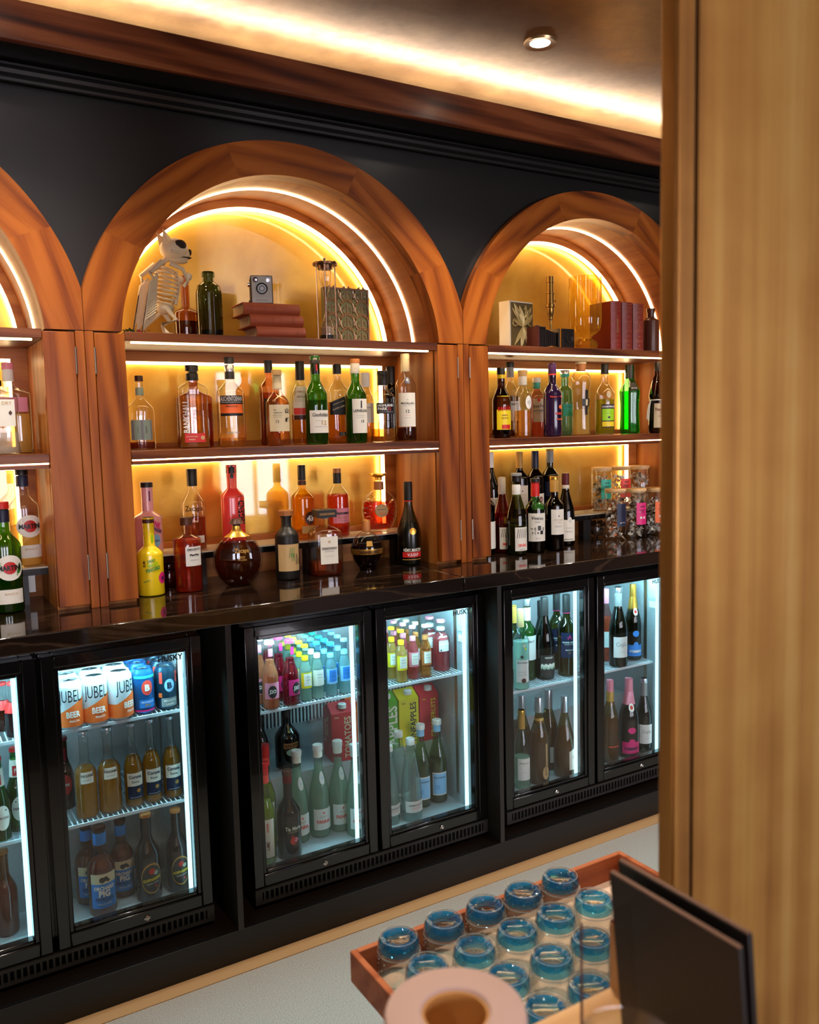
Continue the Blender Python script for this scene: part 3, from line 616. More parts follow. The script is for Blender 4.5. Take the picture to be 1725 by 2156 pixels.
bottle('auch', 'whisky_bottle', 'clear single malt bottle with black and orange label and silver neck', 'bottle', PR(.60, .75, .33), 'clear', 'whisky', .10, [(.93, 1, .36, 'charcoal'), (.84, .915, .345, 'silverfoil'), (.76, .845, .35, 'charcoal')],
       [L(.345, .57, 1.75, 'black', [('AUCHENTOSHAN', 1.6, .535, 'white', dict(ys=2.4, b=.02)), ('SINGLE MALT SCOTCH WHISKY', 1.5, .495, 'white'), ('AMERICAN OAK', .9, .45, 'black')], bars=[(.375, .475, 1.72, 'orange')]),
        L(.1, .3, 0, 'black', [('AMERICAN', .9, .16, 'grey'), ('OAK', .4, .12, 'orange')])], group=G2)
bottle('yamback', 'whisky_bottle', 'dark amber whisky bottle behind the cream-labelled Japanese whisky', 'bottle', PR(.68, .80, .36), 'amber', 'amber', .62, [(.86, 1, .42, 'charcoal')], [L(.25, .55, 1.2, 'black', (), a=.0)], group=G2)
bottle('yamazaki', 'whisky_bottle', 'amber Japanese whisky bottle with cream paper label and brush lettering', 'bottle', PR(.56, .73, .38), 'clear', 'amber', .66, [(.93, 1, .42, 'tan'), (.75, .92, .40, 'cream', .36)],
       [L(.19, .54, 1.9, 'cream', [('THE', .25, .47, 'charcoal', dict(dx=-.45)), ('YAMAZAKI', .72, .435, 'charcoal', dict(dx=-.22)), ('SINGLE MALT', .72, .40, 'charcoal', dict(dx=-.22, b=0)), ('JAPANESE WHISKY', .72, .375, 'charcoal', dict(dx=-.22, b=0)), ('12', .26, .32, 'charcoal', dict(dx=-.25)), ('山', .4, .46, 'black', dict(dx=.62, b=.03)), ('崎', .4, .34, 'black', dict(dx=.62, b=.03))], a=.12)], group=G2)
bottle('grouse', 'whisky_bottle', 'pale blended whisky bottle with pink landscape label, behind the green malt', 'bottle', PR(.58, .76, .42, .9), 'clear', 'whisky', .36, [(.78, 1, .46, 'black')],
       [L(.30, .70, 1.8, 'ivory', [('THE', .35, .62, 'darkred', dict(rot=R90, dx=-.62)), ('FAMOUS', 1., .635, 'darkred', dict(dx=.05)), ('GROUSE', 1., .575, 'darkred', dict(dx=.05))], bars=[(.36, .44, 1.7, 'coral'), (.30, .355, 1.7, 'brown')])], group=G2)
bottle('glenf', 'whisky_bottle', 'green single malt bottle with white label and red tag on the neck', 'bottle', PR(.55, .74, .42, .9), 'green', 'olive', .50, [(.955, 1, .44, 'grey'), (.915, .955, .46, 'charcoal'), (.80, .915, .435, 'charcoal')],
       [L(.13, .385, 1.95, 'ivory', [('Glenfiddich', 1.45, .335, 'charcoal', dict(ys=1.3)), ('OUR SIGNATURE', .6, .27, 'grey', dict(dx=-.2)), ('12', .42, .245, 'gold', dict(dx=.25)), ('SINGLE MALT SCOTCH', 1.1, .20, 'grey')], a=.3), L(.83, .905, .32, 'red', (), a=.25)], p=2.5, group=G2)
bottle('jwb', 'whisky_bottle', 'square clear whisky bottle with slanted black label and orange whisky', 'bottle', PR(.64, .83, .36, 1.2), 'clear', 'whisky', .52, [(.88, 1, .42, 'black')],
       [L(.36, .56, 1.9, 'black', [('JOHNNIE WALKER', 1.1, .51, 'cream', dict(rot=.36)), ('BLACK LABEL', 1.2, .45, 'cream', dict(rot=.36, b=.03))], slant=.05), L(.09, .14, .7, 'black', [('12', .3, .115, 'cream')], dx=.3)], p=4., group=G2)
bottle('laph', 'whisky_bottle', 'green Islay malt bottle with white collar and plain white label', 'bottle', PR(.55, .74, .40, .9), 'green', 'olive', .53, [(.95, 1, .47, 'copper'), (.83, .95, .45, 'white')],
       [L(.12, .525, 1.7, 'ivory', [('LAPHROAIG', 1.5, .385, 'charcoal', dict(ys=1.3)), ('ISLAY SINGLE MALT', .9, .33, 'grey', dict(b=0)), ('SCOTCH WHISKY', .8, .305, 'grey', dict(b=0)), ('10', .3, .26, 'charcoal', dict(dx=.1)), ('1', .12, .46, 'charcoal')], a=.42), L(.85, .93, .5, 'white', [('LAPHROAIG', .45, .89, 'charcoal')])], group=G2)
bottle('cnoc', 'whisky_bottle', 'slim bottle with white cap behind the white-labelled green malt', 'bottle', PR(.60, .80, .48, .9), 'clear', 'whisky', .45, [(.80, 1, .58, 'white')], [L(.28, .56, 1.7, 'ivory', [('ANCNOC', .9, .5, 'charcoal')], a=.3)], group=G2)
bottle('hpark', 'whisky_bottle', 'embossed clear malt bottle with black lettered label and black stopper', 'bottle', PR(.60, .74, .40, .6), 'clear', 'whisky', .19, [(.94, 1, .44, 'black'), (.80, .94, .42, 'black')],
       [L(.40, .55, 1.5, 'black', [('HIGHLAND', 1.3, .515, 'white', dict(b=.03)), ('PARK', .75, .468, 'white', dict(dx=-.25, b=.03)), ('12', .25, .468, 'red', dict(dx=.3)), ('VIKING HONOUR', 1.2, .425, 'grey')], a=.1)], group=G2)
bottle('darkgr', 'whisky_bottle', 'slim dark green bottle behind the embossed malt, next to the cream-capped one', 'bottle', PR(.66, .80, .62, .9), 'dkgreen', 'dark', .6, [(.78, 1, .72, 'black')], (), group=G2)
bottle('mac', 'whisky_bottle', 'tall malt bottle with cream neck capsule and large white label', 'bottle', PR(.63, .80, .36, .9), 'clear', 'dark', .16, [(.945, 1, .44, 'cream'), (.80, .945, .43, 'cream')],
       [L(.17, .555, 1.85, 'ivory', [('The', .22, .475, 'darkred', dict(b=0)), ('MACALLAN', 1.25, .437, 'charcoal', dict(ys=1.2)), ('HIGHLAND SINGLE MALT', 1., .405, 'grey', dict(b=0)), ('12', .34, .345, 'charcoal'), ('YEARS OLD', .4, .30, 'red', dict(b=0)), ('SHERRY OAK', .6, .27, 'grey', dict(b=0))], a=.05), L(.66, .73, .55, 'navy', [('12', .22, .70, 'white')], a=.1)], group=G2)
# ---- centre niche, ledge
G3 = 'spirits on the ledge of the central niche'
bottle('pink', 'gin_bottle', 'pink cream-liqueur bottle behind the yellow bottle', 'bottle', PR(.50, .60, .42, .7), pbr('pink_bottle', 'eda9ae', .25, coat=.3), None, 0, [(.93, 1, .46, 'black')],
       [L(.15, .5, 0, 'pink', [('PINK', .9, .42, 'magenta', dict(rot=-.4, ys=1.4, dx=.4, b=.04)), ('GINGER', 1., .34, 'purple', dict(rot=-.4, ys=1.3, dx=.45, b=.04))], a=.1), L(.10, .28, .7, 'sky', [('GIN', .4, .19, 'navy')], oval=True, a=.5), L(.74, .88, .22, 'purple', [('+X+', .3, .81, 'red', dict(rot=R90))], a=.35)], group=G3)
bottle('zac23', 'rum_bottle', 'half-full clear rum bottle with script lettering and long black capsule', 'bottle', PR(.56, .76, .36), 'clear', 'rum', .40, [(.79, 1, .41, 'black', .45)], [L(.3, .5, 0, 'white', [('Zacapa', 1.45, .51, 'brown', dict(ys=1.2)), ('23', .4, .43, 'brown'), ('RUM', .5, .36, 'tan')]), L(.09, .18, 1.7, 'ivory')], group=G3)
bottle('lend', 'gin_bottle', 'bright coral red bottle with black vertical lettering and black screw cap', 'bottle', PR(.60, .72, .42, .7), pbr('coral_bottle', 'f0413c', .22, coat=.4), None, 0, [(.90, 1, .46, 'black'), (.84, .90, .44, 'black')], [L(.1, .5, 0, 'black', [('LEGEND', 2.1, .42, 'black', dict(rot=R90, dx=.35, ys=1.4, b=.04)), ('Country', .8, .62, 'black', dict(dx=.35, b=0))], a=.3)], p=3., group=G3)
bottle('l43', 'liqueur_bottle', 'golden yellow liqueur bottle with round dark numbered seal', 'bottle', PR(.55, .69, .30, .7), 'gold', 'yellow', .60, [(.80, 1, .34, 'black'), (.735, .79, .36, 'brown')],
       [L(.20, .38, .95, 'brown', [('43', .62, .29, 'white', dict(b=.04))], oval=True, a=.55), L(.09, .19, 1.4, 'gold', (), a=.5), L(.745, .785, .5, 'white', [('43', .3, .765, 'brown')], a=.4)], group=G3)
bottle('henn', 'cognac_bottle', 'clear cognac bottle of red-brown spirit with pale pink label', 'bottle', PR(.58, .80, .32, .9), 'clear', 'red', .62, [(.935, 1, .36, 'copper'), (.78, .935, .36, 'black')], [L(.20, .42, 1.7, 'pink', [('Hennessy', 1.35, .345, 'charcoal', dict(ys=1.2, b=.03)), ('V.S.O.P', .8, .285, 'copper'), ('COGNAC', .5, .24, 'copper')], a=.3)], group=G3)
x, y, z, h, r = P['xo']
t = thing('cognac_bottle', 'round fluted cognac decanter with gold medallion and gilt stopper', 'bottle', (x, y, z+.0006), G3, -.35)
pr = [(0, 0), (.50, 0), (.62, .03), (.62, .05), (.82, .14), (.96, .26), (1, .38), (.95, .50), (.80, .60), (.56, .67), (.30, .71), (.24, .73), (.24, .86), (.27, .87), (.27, .88), (0, .88)]
MB().lathe([(a*r, b*h) for a, b in pr], 40, 0, (0, 0, 0), 2, 1, .5).build('bottle_glass', GL['clear'], t)
MB().lathe([(0, .03*h)]+[(a*r*.9, b*h) for a, b in pr[3:8]]+[(.93*r*.9, .52*h), (0, .52*h)], 40, 0, (0, 0, 0), 2, 1, .5).build('liquid', LQ['red'], t)
fl = MB()
for i in range(22):
    a = 2*PI*i/22+.07; c, s = math.cos(a), math.sin(a)
    if s > .93: continue
    fl.tube([(c*r*.5, -r*.47, (.36+s*.17)*h), (c*r*.75, -r*.38, (.36+s*.245)*h), (c*r*.97, -r*.12, (.36+s*.315)*h)], [.002, .0035, .0025], 6)
fl.build('flute', GL['clear'], t)
MB().lathe([(.26*r, .72*h), (.29*r, .73*h), (.27*r, .86*h), (0, .86*h)], 24).build('neck_band', mat('copper'), t)
MB().lathe([(0, .88*h), (.22*r, .885*h), (.20*r, .93*h), (.52*r, .975*h), (.50*r, 1*h), (0, 1*h)], 24).build('stopper', mat('goldfoil'), t)
md = MB().lathe([(0, -.505*r), (.36*r, -.505*r), (.38*r, -.49*r), (.38*r, -.47*r)], 28).xform(Matrix.Translation((0, 0, .36*h)) @ Matrix.Rotation(-PI/2, 4, 'X') @ Matrix.Scale(1, 4)).v
mm = MB(); mm.lathe([(0, .0), (.36*r, .0), (.38*r, -.002), (.38*r, -.006), (0, -.006)], 28); mm.xform(Matrix.Translation((.06*r, -.505*r, .37*h)) @ Matrix.Rotation(PI/2, 4, 'X'))
flat_text(mm, 'XO', .30*r, lambda a, b: (.06*r+a, -.512*r, .32*h+b), 1, 1.2); flat_text(mm, 'REMY MARTIN', .5*r, lambda a, b: (.06*r+a, -.512*r, .39*h+b), 2); mm.build('medallion', [mat('tan'), mat('orange'), mat('charcoal')], t)
# ---- centre niche, on the counter
G4 = 'spirits on the worktop of the central niche'
YB = pbr('yellow_bottle', 'f0cf1c', .25, coat=.4)
bottle('yellow', 'liqueur_bottle', 'yellow cream-liqueur bottle with tropical print and black cap', 'bottle', PR(.52, .64, .42, .7), YB, None, 0, [(.93, 1, .44, 'brown')],
       [L(.2, .5, 0, 'yellow', [('DEAD', .6, .46, 'green', dict(rot=.25, ys=1.3, b=.04, dx=-.1)), ('MANS', .8, .41, 'lime', dict(rot=.25, ys=1.3, b=.04, dx=0)), ('FINGERS', 1.1, .35, 'green', dict(rot=.25, ys=1.3, b=.04)), ('RUM', .45, .42, 'brown', dict(rot=R90, dx=-.65, ys=1.2, b=.04)), ('MANGO', .5, .20, 'green', dict(rot=.3, dx=-.5, b=.04))], a=.15), L(.15, .30, .8, 'magenta', [('*', .4, .22, 'purple')], oval=True, a=.95), L(.68, .78, .4, 'lime', (), a=.5)], group=G4)
bottle('amb', 'liqueur_bottle', 'small dark amber bottle tucked beneath the ledge', 'bottle', PR(.7, .8, .6), 'amber', 'rum', .6, [(.93, 1, .62, 'black')], (), r=.026, group=G4)
bottle('emin', 'rum_bottle', 'textured cylindrical amber rum bottle with white crocodile label', 'bottle', PR(.70, .775, .36, .6), 'clear', 'red', .73, [(.90, 1, .44, 'brown')], [L(.36, .62, 1.25, 'white', [('EMINENTE', 1., .585, 'charcoal'), ('~~', .7, .51, 'charcoal', dict(ys=1.4)), ('RESERVA', .6, .44, 'grey', dict(b=0))], a=.42)], group=G4)
bottle('zxo', 'rum_bottle', 'round flat decanter of dark rum with gold neck and mushroom stopper', 'bottle', [(0, 0), (.40, 0), (.50, .015), (.78, .13), (.96, .28), (1, .40), (.93, .54), (.74, .66), (.48, .74), (.24, .80), (.155, .85), (.15, .93), (0, .93)], 'clear', 'dark', .66,
       [(.90, .93, .16, 'brown'), (.935, 1, .30, 'brown', .20)], [L(.3, .5, 0, 'gold', [('Zacapa', .6, .53, 'gold', dict(ys=1.2)), ('XO', .22, .44, 'gold'), ('SOLERA', .35, .40, 'gold', dict(b=0))], a=.15)], sy=.5, n=36, group=G4)
MB().lathe([(.50*.0769, .735*.2063), (.25*.0769, .80*.2063), (.17*.0769, .85*.2063), (.165*.0769, .90*.2063)], 32, 0, (0, 0, 0), 2., 1.02, .55).build('gilt_neck', mat('goldfoil'), [o for o in bpy.data.objects if o.get('label', '').startswith('round flat decanter')][0])
bottle('chin', 'liqueur_bottle', 'matte black bottle with pale palm-leaf label and copper stopper', 'bottle', PR(.62, .77, .42, .6), pbr('matte_black_bottle', '17130f', .42), None, 0, [(.93, 1, .66, 'copper'), (.90, .93, .5, 'black')], [L(.13, .52, 2.0, 'tan', [('Chinotto', .9, .30, 'charcoal', dict(rot=R90, dx=.62)), ('Nero', .5, .27, 'charcoal', dict(rot=R90, dx=.85)), ('///', .5, .40, 'green', dict(dx=.2, ys=2., b=.0)), ('\\\\\\', .4, .33, 'olivegreen' if False else 'green', dict(dx=.3, ys=2., b=0))], a=.1)], group=G4)
bottle('disar', 'liqueur_bottle', 'square-shouldered amaretto bottle with large square black cap', 'bottle', PR(.63, .76, .30, .5), 'clear', 'rum', .20, [(.86, .90, .26, 'grey')], [L(.18, .60, 1.15, 'ivory', [('DISARONNO', .95, .42, 'charcoal', dict(ys=1.3, b=.03)), ('ORIGINALE', .6, .375, 'grey', dict(b=0)), ('ITALIAN LIQUEUR', .6, .30, 'grey', dict(b=0)), ('*', .18, .52, 'tan')], a=.0)], p=5., sy=.8, rz=-.12, group=G4)
x, y, z, h, r = P['disar']; t = [o for o in bpy.data.objects if o.get('label', '').startswith('square-shouldered')][0]
cp = MB().box(-.62*r, .62*r, -.62*r, .62*r, .885*h, 1.0*h); flat_text(cp, 'DISARONNO', 1.0*r, lambda a, b: (a, -.625*r, .94*h+b), 1, 1.2); cp.build('cap', [mat('black'), mat('gold')], t)
bottle('cham', 'liqueur_bottle', 'spherical black-raspberry liqueur bottle with gold belt and ribbed crown', 'bottle', [(0, 0), (.50, 0), (.52, .05), (.60, .07), (.86, .2), (.99, .36), (1, .42), (.96, .52), (.80, .63), (.56, .71), (.30, .76), (.24, .80), (.24, .9), (0, .9)], 'clear', 'wine', .55,
       [(.76, .985, .26, 'copper'), (.985, 1, .24, 'goldfoil')], [dict(z=(.33, .44), w=5.6, m='goldfoil', tx=[('CHAMBORD', 1.5, .385, 'brown', dict(b=.04))], off=.002), L(.5, .6, .4, 'gold', (), a=.1)], group=G4)
bottle('remy', 'cognac_bottle', 'frosted green cognac bottle with red band label and gold seal', 'bottle', PR(.36, .78, .34, 1.1), 'brandyg', 'black', .52, [(.78, 1, .37, 'black'), (.765, .782, .375, 'red')],
       [L(.10, .165, 1.8, 'red', [('V.S.O.P', .95, .132, 'white', dict(b=.03))], a=.2), L(.2, .3, 0, 'black', [('RÉMY MARTIN', 1.55, .195, 'ivory', dict(ys=1.3)), ('FINE CHAMPAGNE COGNAC', 1.3, .173, 'ivory', dict(b=0))], a=.2), L(.375, .455, .62, 'goldfoil', (), oval=True, a=.25), L(.07, .078, 1.8, 'gold', (), a=.2), L(.83, .87, .3, 'gold', (), a=.25)], fill=.985, group=G4)
# ---- right niche, middle shelf
G5 = 'liqueurs on the middle shelf of the niche by the pillar'
bottle('kahlua', 'liqueur_bottle', 'dark brown coffee liqueur bottle with yellow and red label', 'bottle', PR(.52, .76, .40, .8), 'brown', 'dark', .7, [(.905, 1, .44, 'black'), (.85, .905, .43, 'yellow')],
       [L(.12, .60, 1.75, 'yellow', [('KAHLÚA', 1.45, .43, 'red', dict(ys=1.4, b=.04, rot=.08)), ('COFFEE', .7, .325, 'darkred'), ('LIQUEUR', .75, .285, 'darkred')], bars=[(.13, .19, 1.0, 'red', .15)], a=.25)], group=G5)
bottle('bacardi', 'spirit_bottle', 'tall slim bottle with black cap behind the coffee liqueur', 'bottle', PR(.58, .76, .42), 'clear', 'dark', .55, [(.93, 1, .5, 'black'), (.80, .93, .48, 'grey')], [L(.22, .48, 1.8, 'white', [('BAC', .7, .44, 'charcoal')], a=.35)], r=.031, group=G5)
bottle('ital', 'liqueur_bottle', 'clear faceted bottle of golden liqueur with oval white crest', 'bottle', PR(.60, .77, .46, .8, .8), 'clear', 'whisky', .40, [(.95, 1, .55, 'tan'), (.91, .95, .52, 'tan'), (.78, .91, .50, 'white')], [L(.42, .62, .85, 'white', [('O', .4, .52, 'grey', dict(b=0))], oval=True, a=.6), L(.79, .9, .4, 'grey', ())], group=G5)
bottle('kwai', 'liqueur_bottle', 'short frosted lychee liqueur bottle with black brush lettering', 'bottle', PR(.66, .80, .46, .7), 'rose', 'peach', .3, [(.92, 1, .55, 'white'), (.82, .92, .5, 'teal')], [L(.25, .64, 1.5, 'ivory', [('Kwai Feh', 1.3, .52, 'black', dict(ys=1.5, rot=.1)), ('LYCHEE', 1.2, .44, 'charcoal'), ('LIQUEUR', .8, .40, 'tan')], discs=[(0, .62, .2, 'coral')], a=.15)], p=3., group=G5)
bottle('passoa', 'liqueur_bottle', 'deep purple passion fruit liqueur bottle with orange print', 'bottle', PR(.58, .74, .42, .8), pbr('purple_bottle', '241030', .12, coat=.5), None, 0, [(.86, 1, .45, 'purple'), (.84, .86, .46, 'coral')], [L(.2, .5, 0, 'orange', [('PASSOA', 1.15, .315, 'coral', dict(dx=.2, b=.03)), ('Passion', .9, .24, 'orange', dict(dx=.2)), ('Passoa  •  Passoa', 1.8, .545, 'coral', dict(b=.02))], discs=[(.25, .405, .22, 'orange')], a=.55)], group=G5)
bottle('teal', 'liqueur_bottle', 'slim teal green bottle peeking out behind the purple one', 'bottle', PR(.68, .76, .5, .6), 'teal', 'water', .3, [(.94, 1, .62, 'silverfoil'), (.90, .94, .6, 'teal')], [L(.3, .48, 1.5, 'teal', [('ITALICUS', 1., .44, 'charcoal')], a=.4)], r=.031, group=G5)
bottle('stger', 'liqueur_bottle', 'fluted clear elderflower liqueur bottle with pale gold cap', 'bottle', [(0, 0), (.86, 0), (.95, .02), (.88, .14), (.84, .4), (.92, .62), (1, .72), (.94, .80), (.70, .855), (.44, .875), (.42, .9), (.42, 1), (0, 1)], 'clear', 'pale', .36, [(.975, 1, .55, 'cream'), (.88, .975, .48, 'copper', .52)], [L(.28, .62, .34, 'black', [('ST-G', .3, .45, 'cream')], a=.5), L(.40, .50, 1., 'charcoal', (), a=.5), L(.41, .49, .25, 'cream', (), a=.55, off=.0014)], n=16, group=G5)
bottle('chart', 'liqueur_bottle', 'clear bottle of yellow-green herbal liqueur with matching label', 'bottle', PR(.56, .74, .38, .8), 'clear', 'lemon', .50, [(.86, 1, .42, 'black')], [L(.10, .43, 1.55, 'charcoal', [('CHARTREUSE', 1.4, .395, 'white', dict(b=.03))], bars=[(.20, .365, 1.4, 'lime'), (.115, .185, 1.4, 'yellow'), (.30, .303, 1.3, 'charcoal'), (.23, .26, .25, 'charcoal', 0)], a=.3), L(.52, .62, .5, 'cream', (), oval=True, a=.3)], group=G5)
bottle('midori', 'liqueur_bottle', 'vivid green melon liqueur bottle with pebbled glass', 'bottle', [(0, 0), (.86, 0), (.96, .03), (.90, .25), (.88, .4), (.96, .58), (.98, .62), (.80, .68), (.52, .76), (.42, .82), (.42, 1), (0, 1)], thin_glass('glass_midori', '3cc83c', rough=.1), 'green', .62, [(.80, 1, .45, 'charcoal')], [L(.63, .74, .8, 'charcoal', [('MIDORI', .6, .66, 'white')], a=.35)], p=3., group=G5)
t = bottle('frang', 'liqueur_bottle', 'brown monk-shaped hazelnut liqueur bottle with white rope cord', 'bottle', [(0, 0), (.86, 0), (1, .03), (.94, .3), (.86, .44), (.90, .5), (.98, .52), (.80, .66), (.52, .78), (.36, .82), (.34, .9), (.34, 1), (0, 1)], 'brown', 'dark', .6, [(.88, 1, .38, 'black')], [L(.08, .42, 1.6, 'cream', [('Frangelico', 1.3, .33, 'darkred', dict(ys=1.4)), ('LIQUORE', .7, .24, 'charcoal')], a=.2)], group=G5)
x, y, z, h, r = P['frang']
MB().tube([(math.sin(a)*r*.92, -math.cos(a)*r*.92, .47*h) for a in [i*2*PI/20 for i in range(20)]], .0026, 7, closed=True).tube([(-.85*r, -.45*r, .47*h), (-1.05*r, -.55*r, .40*h), (-1.15*r, -.5*r, .30*h), (-1.2*r, -.5*r, .2*h)], .0026).tube([(-.85*r, -.45*r, .47*h), (-1.0*r, -.6*r, .36*h), (-1.08*r, -.6*r, .18*h)], .0026).build('rope', mat('ivory'), t)
# ---- right niche, wines and jars on the worktop
G6 = 'wine bottles in the niche by the pillar'
WN = 'wine_bottle'
SK = [('ZZ', .5, .16, 'grey'), ]
def sketch(a): return L(.055, .345, 1.5, 'ivory', [('//////', 1.15, .27, 'charcoal', dict(ys=1.9, b=0)), ('CRUDO', .9, .125, 'coral', dict(ys=1.3, b=.05)), ('ORGANIC', .6, .075, 'charcoal', dict(b=0))], a=a)
bottle('wB', WN, 'dark wine bottle with white label half hidden by the walnut pilaster', 'bottle', BDX, 'black', 'wine', .6, [(.78, 1, .42, 'charcoal')], [L(.08, .42, 1.8, 'ivory', (), a=.5)], group=G6)
bottle('w2', WN, 'red rosé wine bottle with white capsule and sketched label', 'bottle', BURG, thin_glass('glass_rosewine', 'c04048'), 'rosewine', .52, [(.78, 1, .42, 'white')], [sketch(.3)], group=G6)
bottle('w3', WN, 'olive green wine bottle with white capsule, nearest the worktop edge', 'bottle', BURG, 'olive', 'olive', .36, [(.72, .86, .43, 'white'), (.90, .97, .5, 'black'), (.97, 1, .56, 'grey')], [sketch(.45)], group=G6)
bottle('w7', WN, 'green Rioja bottle with red capsule and cut-out collage label', 'bottle', BDX, 'green', 'wine', .52, [(.76, .95, .43, 'red'), (.955, 1, .5, 'black')], [L(.16, .54, 1.95, 'ivory', [('Vivanco', 1.25, .475, 'black', dict(rot=-.05, ys=1.1)), ('RIOJA', .5, .42, 'grey', dict(b=0)), ('~ c ■ o', 1.4, .34, 'charcoal', dict(ys=1.4)), ('r i ▪ ■', 1.1, .28, 'black', dict(ys=1.2)), ('2018', .4, .2, 'grey', dict(b=0))], a=.1)], group=G6)
bottle('w8', WN, 'dark wine bottle with gold screw cap and cream label', 'bottle', BDX, 'dkgreen', 'wine', .57, [(.79, 1, .44, 'gold'), (.96, 1.0, .46, 'goldfoil')], [L(.22, .56, 1.6, 'ivory', [('ANTONIO', 1.1, .42, 'tan', dict(b=0)), ('CASA', .5, .385, 'tan', dict(b=0)), ('MERLOT', .8, .33, 'grey', dict(b=0)), ('▲', .2, .475, 'brown')], a=.35)], group=G6)
bottle('w9', WN, 'burgundy bottle with maroon capsule and curved white label', 'bottle', BURG, 'wine' if False else 'black', 'wine', .7, [(.84, 1, .42, 'wine'), (.79, .84, .43, 'ivory')], [L(.065, .36, 1.85, 'ivory', [('Piemonte', .7, .25, 'grey', dict(b=0)), ('Barbera', .8, .2, 'grey', dict(b=0)), ('MONFERRATO', 1., .09, 'charcoal')], a=.25), L(.29, .40, .5, 'ivory', [('O', .3, .345, 'grey', dict(b=0))], oval=True, a=.35)], group=G6)
bottle('wA', WN, 'dark wine bottle with white capsule at the back beside the pilaster', 'bottle', BURG, 'black', 'wine', .6, [(.78, 1, .42, 'white')], [sketch(.3)], group=G6)
bottle('w4', WN, 'dark wine bottle with tan capsule on the back ledge', 'bottle', BDX, 'black', 'wine', .6, [(.76, 1, .43, 'gold')], [L(.15, .50, 1.75, 'ivory', [('ANTONIO', 1.1, .36, 'tan', dict(b=0)), ('CASA', .5, .32, 'tan', dict(b=0)), ('▲', .2, .42, 'brown')], a=.2)], group=G6)
bottle('w5', WN, 'dark wine bottle with slate blue capsule on the back ledge', 'bottle', BDX, 'black', 'wine', .6, [(.75, 1, .43, 'slate' if False else 'navy')], [L(.12, .36, 1.75, 'ivory', [('20', .9, .27, 'darkred', dict(b=.04))], a=.35)], group=G6)
bottle('w6', WN, 'dark wine bottle with silver-grey capsule on the back ledge', 'bottle', BDX, 'dkgreen', 'wine', .6, [(.80, .97, .44, 'grey'), (.97, 1, .46, 'gold')], [L(.30, .52, 1.7, 'navy', [('M', .3, .44, 'ivory')], a=.1)], group=G6)
G7 = 'glass storage jars with bamboo lids'
def jar(key, label, tagm, tagtx, cont, lid=True, h=None, ta=.45):
    x, y, z, hh, r = P[key]; h = h or hh; r = .0415
    t = thing('storage_jar', label, 'jar', (x, y, z+.0006), G7, -.8*math.atan2(x+.471, y+2.455))
    MB().lathe([(0, 0), (r*.94, 0), (r, .006), (r, h-.014), (r*.97, h-.012)], 28).build('jar_glass', GL['clear'], t)
    if lid: MB().lathe([(0, h-.016), (r*.93, h-.016), (r*.93, h-.010), (r*1.03, h-.009), (r*1.03, h), (0, h)], 28).build('lid', LIDW, t)
    rng = random.Random(key); bag = MB()
    for i in range(170):
        a, q, zz = rng.random()*2*PI, math.sqrt(rng.random())*r*.82, .012+rng.random()*(h*.72)
        c = Vector((math.cos(a)*q, math.sin(a)*q, zz)); s = .008+.006*rng.random()
        v = [c+Vector((rng.uniform(-1, 1), rng.uniform(-1, 1), rng.uniform(-1, 1)))*s for _ in range(4)]
        bag.add(v, [(0, 1, 2), (0, 2, 3), (0, 3, 1), (1, 3, 2)], rng.choice((0, 0, 0, 1, 1, 2)))
    o = bag.build('tea_sachet_filling', cont, t, smooth=False); o['kind'] = 'stuff'
    if tagm: add_label(Body([(0, 0), (1, 0), (1, 1), (0, 1)], h, r), t, dict(z=(.28, .72), w=1.25, m=tagm, a=ta, tx=[('▬', .45, .645, 'charcoal', dict(ys=.8)), ('HERBAL', .7, .57, 'charcoal', dict(b=0)), ('TEA', .4, .53, 'charcoal', dict(b=0))]+tagtx, off=.001, name='label'))
    return t
SAC = [shade('sachet_grey', 'b9b2a8'), shade('sachet_white', 'e6e1d6'), shade('sachet_dark', '6e6052')]
SAC2 = [shade('sachet_brown', '9a8068'), shade('sachet_white', 'e6e1d6'), shade('sachet_orange', 'd87848')]
jar('j1', 'back row jar of grey tea sachets with green label', 'teal', [], SAC); jar('j2', 'back row jar of tea sachets with orange-red label', 'coral', [], SAC2); jar('j3', 'back row jar of pale tea sachets without a label, by the side panel', None, [], SAC)
jar('f1', 'front row jar of tea sachets with navy label', 'navy', [('o + ~', .6, .35, 'ivory')], SAC2, ta=.62); jar('f2', 'front row jar of tea sachets with magenta-red label', 'magenta', [('● ●', .6, .42, 'ivory')], SAC, ta=.55); jar('f3', 'front row jar of tea sachets with orange label, beside the pillar', 'orange', [('● ●', .6, .42, 'ivory')], SAC, ta=.5)
jar('jb', 'small jar of brown pieces tucked beneath the ledge', None, [], [shade('nut_brown', '5a3a1c'), shade('nut_dark', '3a220f'), shade('nut_light', '7a5228')], lid=False, h=.074)
